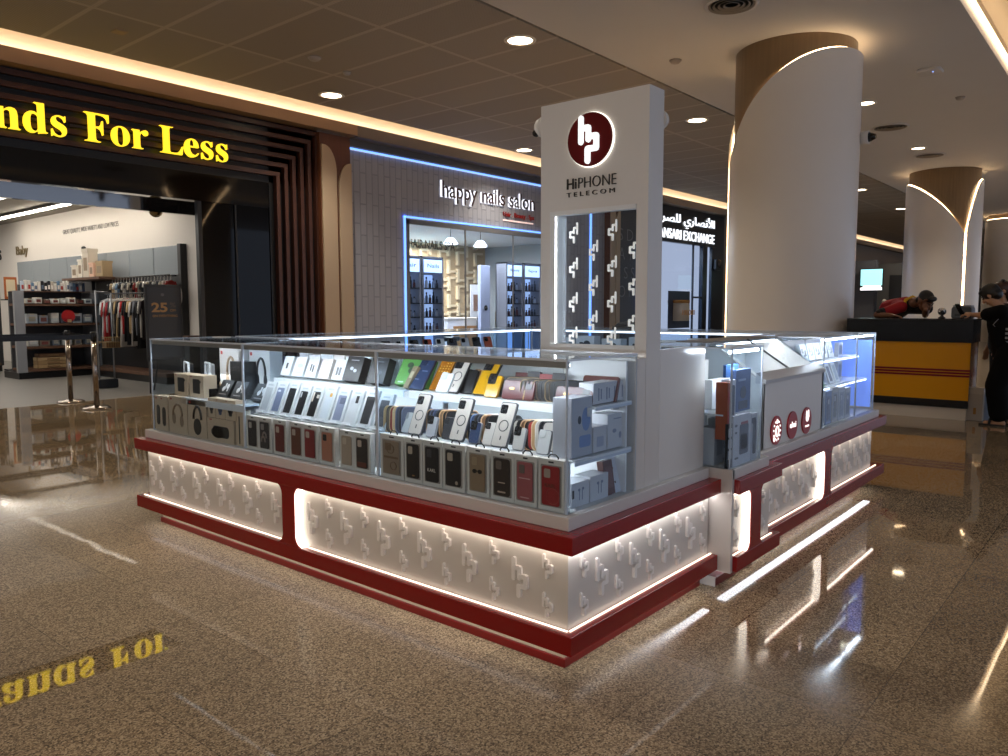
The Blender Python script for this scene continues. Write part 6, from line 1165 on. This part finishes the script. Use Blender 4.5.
# -- second person, mostly hidden behind her
t = thing('person', 'person with reddish brown hair held by a dark clip, standing behind the person in black', 'person', (9.36, -.10, 0))
B = V(9.36, -.10, 0); f = V(-.4, .9, 0).normalized(); sd = V(f.y, -f.x, 0)
hip = B + V(0, 0, .92); che = B + V(0, 0, 1.22); nek = B + V(0, 0, 1.44); hc = B + f * .03 + V(0, 0, 1.60)
shL = B - sd * .17 + V(0, 0, 1.37); shR = B + sd * .17 + V(0, 0, 1.37); elL = B - sd * .21 + V(0, 0, 1.08); elR = B + sd * .21 + V(0, 0, 1.08); wrL = B - sd * .2 + f * .1 + V(0, 0, .85); wrR = B + sd * .2 + f * .1 + V(0, 0, .85)
aL = B - sd * .09 + V(0, 0, .07); aR = B + sd * .09 + V(0, 0, .07)
m = MB(); m.cap(hip, che, .12, .125).cap(che, nek - V(0, 0, .07), .115, .07).cap(nek - V(0, 0, .06), hc, .052, .05).cap(shL, elL, .045, .036).cap(elL, wrL, .036, .025).cap(shR, elR, .045, .036).cap(elR, wrR, .036, .025).cap(shL, shR, .052, .052)
T, M = head(m, hc, f + V(0, 0, -.25), V(0, 0, 1)); hand(m, wrL, V(0, .1, -1), sd, 1., .4); hand(m, wrR, V(0, .1, -1), -sd, 1., .4)
legs(m, hip - sd * .08, hip + sd * .08, B - sd * .09 + V(0, 0, .5), B + sd * .09 + V(0, 0, .5), aL, aR); foot(m, aL, f, .16, .04); foot(m, aR, f, .16, .04)
m.build('body', SKIN, t, world=True, remesh=.007)
m = MB(); m.cap(hip, che, .15, .145).cap(che, nek - V(0, 0, .09), .135, .085).cap(shL, elL, .066, .06).cap(shR, elR, .066, .06).cap(shL, shR, .075, .075); m.build('shirt', mat('1A1A20', .8), t, world=True, remesh=.01)
m = MB()
for q, n in ((-1, aL), (1, aR)): m.cap(hip + sd * .08 * q, B + sd * .09 * q + V(0, 0, .5), .11, .085).cap(B + sd * .09 * q + V(0, 0, .5), n + V(0, 0, .05), .085, .07)
m.build('trousers', mat('15151A', .85), t, world=True, remesh=.012)
m = MB(); m.ball(T(0, -.02, .03), (.088, .108, .098), rot=M, n=20).ball(T(0, -.07, -.06), (.08, .06, .11), rot=M); m.build('hair', HAIRR, t, world=True, remesh=.008)
m = MB(); m.cap(T(-.06, -.03, .12), T(.05, -.05, .125), .02, .018); m.build('hair_clip', mat('16120F', .4), t, world=True); face_eyes(T, M, 1., t)

# -- man bending over behind the counter
t = thing('person', 'man in a red, yellow and black work shirt bending forward over the service counter', 'person', (9.5, 1.4, 0))
hip = V(9.68, 1.46, .98); che = V(9.46, 1.22, 1.33); nek = V(9.13, .87, 1.46); hc = V(9.02, .72, 1.475)
shL = V(9.2, .74, 1.38); shR = V(9.08, 1.02, 1.40); elR = V(8.93, 1.28, 1.295); wrR = V(8.88, 1.08, 1.29); elL = V(9.04, .72, 1.295); wrL = V(8.92, .69, 1.36)
aL = V(9.7, 1.36, .07); aR = V(9.74, 1.6, .07); f = V(-.75, -.65, 0).normalized()
m = MB(); m.cap(hip, che, .13, .14).cap(che, nek, .13, .07).cap(nek, hc, .06, .055).cap(shL, elL, .05, .04).cap(elL, wrL, .04, .028).cap(shR, elR, .05, .042).cap(elR, wrR, .042, .028).cap(che.lerp(nek, .6), shL, .08, .06).cap(che.lerp(nek, .6), shR, .08, .06)
T, M = head(m, hc, V(-.42, -.72, -.72), V(-.25, -.25, .93), 1.13); hand(m, wrR, V(-.2, -.9, -.1), V(0, 0, 1), 1., .5); hand(m, wrL, V(.2, .15, .9), V(.9, .4, -.1), 1., .7)
legs(m, hip + V(.04, -.09, 0), hip + V(.04, .09, 0), V(9.66, 1.37, .5), V(9.70, 1.58, .5), aL, aR); foot(m, aL, f, .17, .045); foot(m, aR, f, .17, .045)
m.build('body', SKIND, t, world=True, remesh=.0065)
m = MB(); m.cap(hip, che, .155, .162).cap(che, nek - (nek - che) * .12, .155, .085); m.cap(che.lerp(nek, .55), shL, .1, .08); m.build('shirt', mat('141213', .8), t, world=True, remesh=.01)
m = MB(); m.cap(che.lerp(nek, .45) + V(-.02, .04, .03), shR, .10, .078).cap(shR, shR.lerp(elR, .72), .078, .066).cap(che + V(-.02, .03, .035), che.lerp(nek, .7) + V(-.01, .02, .03), .135, .09); m.build('red_shoulder_panel', mat('A3161C', .8), t, world=True, remesh=.009)
m = MB(); m.cap(shR.lerp(elR, .70), shR.lerp(elR, .86), .068, .064); m.build('black_cuff', mat('0E0E0F', .8), t, world=True)
m = MB(); p = nek - (nek - che) * .10; m.tube([p + V(.05, -.05, .05), p + V(-.0, .0, .085), p + V(-.05, .07, .045), p + V(-.06, .08, -.02)], .024, 10); m.build('yellow_collar', mat('D8A51C', .7), t, world=True)
m = MB()
for h, k, n in ((hip + V(.04, -.09, 0), V(9.66, 1.37, .5), aL), (hip + V(.04, .09, 0), V(9.70, 1.58, .5), aR)): m.cap(h, k, .115, .085).cap(k, n + V(0, 0, .05), .085, .065)
m.build('trousers', mat('17171B', .85), t, world=True, remesh=.012)
m = MB(); m.ball(T(0, -.015, .04), (.086, .108, .095), rot=M, n=20).ball(T(0, .065, .085), (.066, .04, .035), rot=M).ball(T(0, -.06, -.03), (.078, .055, .06), rot=M); m.build('hair', HAIR, t, world=True, remesh=.008); face_eyes(T, M, 1.13, t)
# two heads of distant shoppers show behind the counter
for x, y, c, l in ((29.2, 5.62, 'D8D0C4', 'far-off shopper in a pale headscarf seen beside the bending man'), (29.0, 6.15, 'B0A494', 'far-off shopper in beige seen below the cyan screen')):
    t = thing('person', l, 'person', (x, y, 0)); B = V(x, y, 0); m = MB(); hip = B + V(0, 0, .9); che = B + V(0, 0, 1.2); hc = B + V(0, 0, 1.56); sd = V(.5, .86, 0)
    m.cap(hip, che, .13, .13).cap(che, B + V(0, 0, 1.38), .12, .06).cap(B + V(0, 0, 1.36), hc, .05, .05).cap(B + sd * .17 + V(0, 0, 1.34), B + sd * .2 + V(0, 0, .85), .045, .03).cap(B - sd * .17 + V(0, 0, 1.34), B - sd * .2 + V(0, 0, .85), .045, .03).cap(B + sd * .17 + V(0, 0, 1.34), B - sd * .17 + V(0, 0, 1.34), .05, .05)
    T, M = head(m, hc, V(-.8, -.5, 0), V(0, 0, 1)); legs(m, hip + sd * .08, hip - sd * .08, B + sd * .09 + V(0, 0, .5), B - sd * .09 + V(0, 0, .5), B + sd * .09 + V(0, 0, .07), B - sd * .09 + V(0, 0, .07)); foot(m, B + sd * .09 + V(0, 0, .07), V(-.8, -.5, 0)); foot(m, B - sd * .09 + V(0, 0, .07), V(-.8, -.5, 0))
    hand(m, B + sd * .2 + V(0, 0, .85), V(0, 0, -1), sd, 1., .4); hand(m, B - sd * .2 + V(0, 0, .85), V(0, 0, -1), -sd, 1., .4)
    m.build('body', SKIN, t, world=True, remesh=.009); m = MB(); m.ball(T(0, -.02, .03), (.092, .112, .1), rot=M, n=18); m.build('head_cover', mat(c, .8), t, world=True, remesh=.01)
    m = MB(); m.cap(B + V(0, 0, .25), che, .2, .15).cap(che, B + V(0, 0, 1.37), .14, .08).cap(B + sd * .17 + V(0, 0, 1.34), B + sd * .2 + V(0, 0, .95), .065, .06).cap(B - sd * .17 + V(0, 0, 1.34), B - sd * .2 + V(0, 0, .95), .065, .06); m.build('dress', mat('3A3638', .85), t, world=True, remesh=.014)
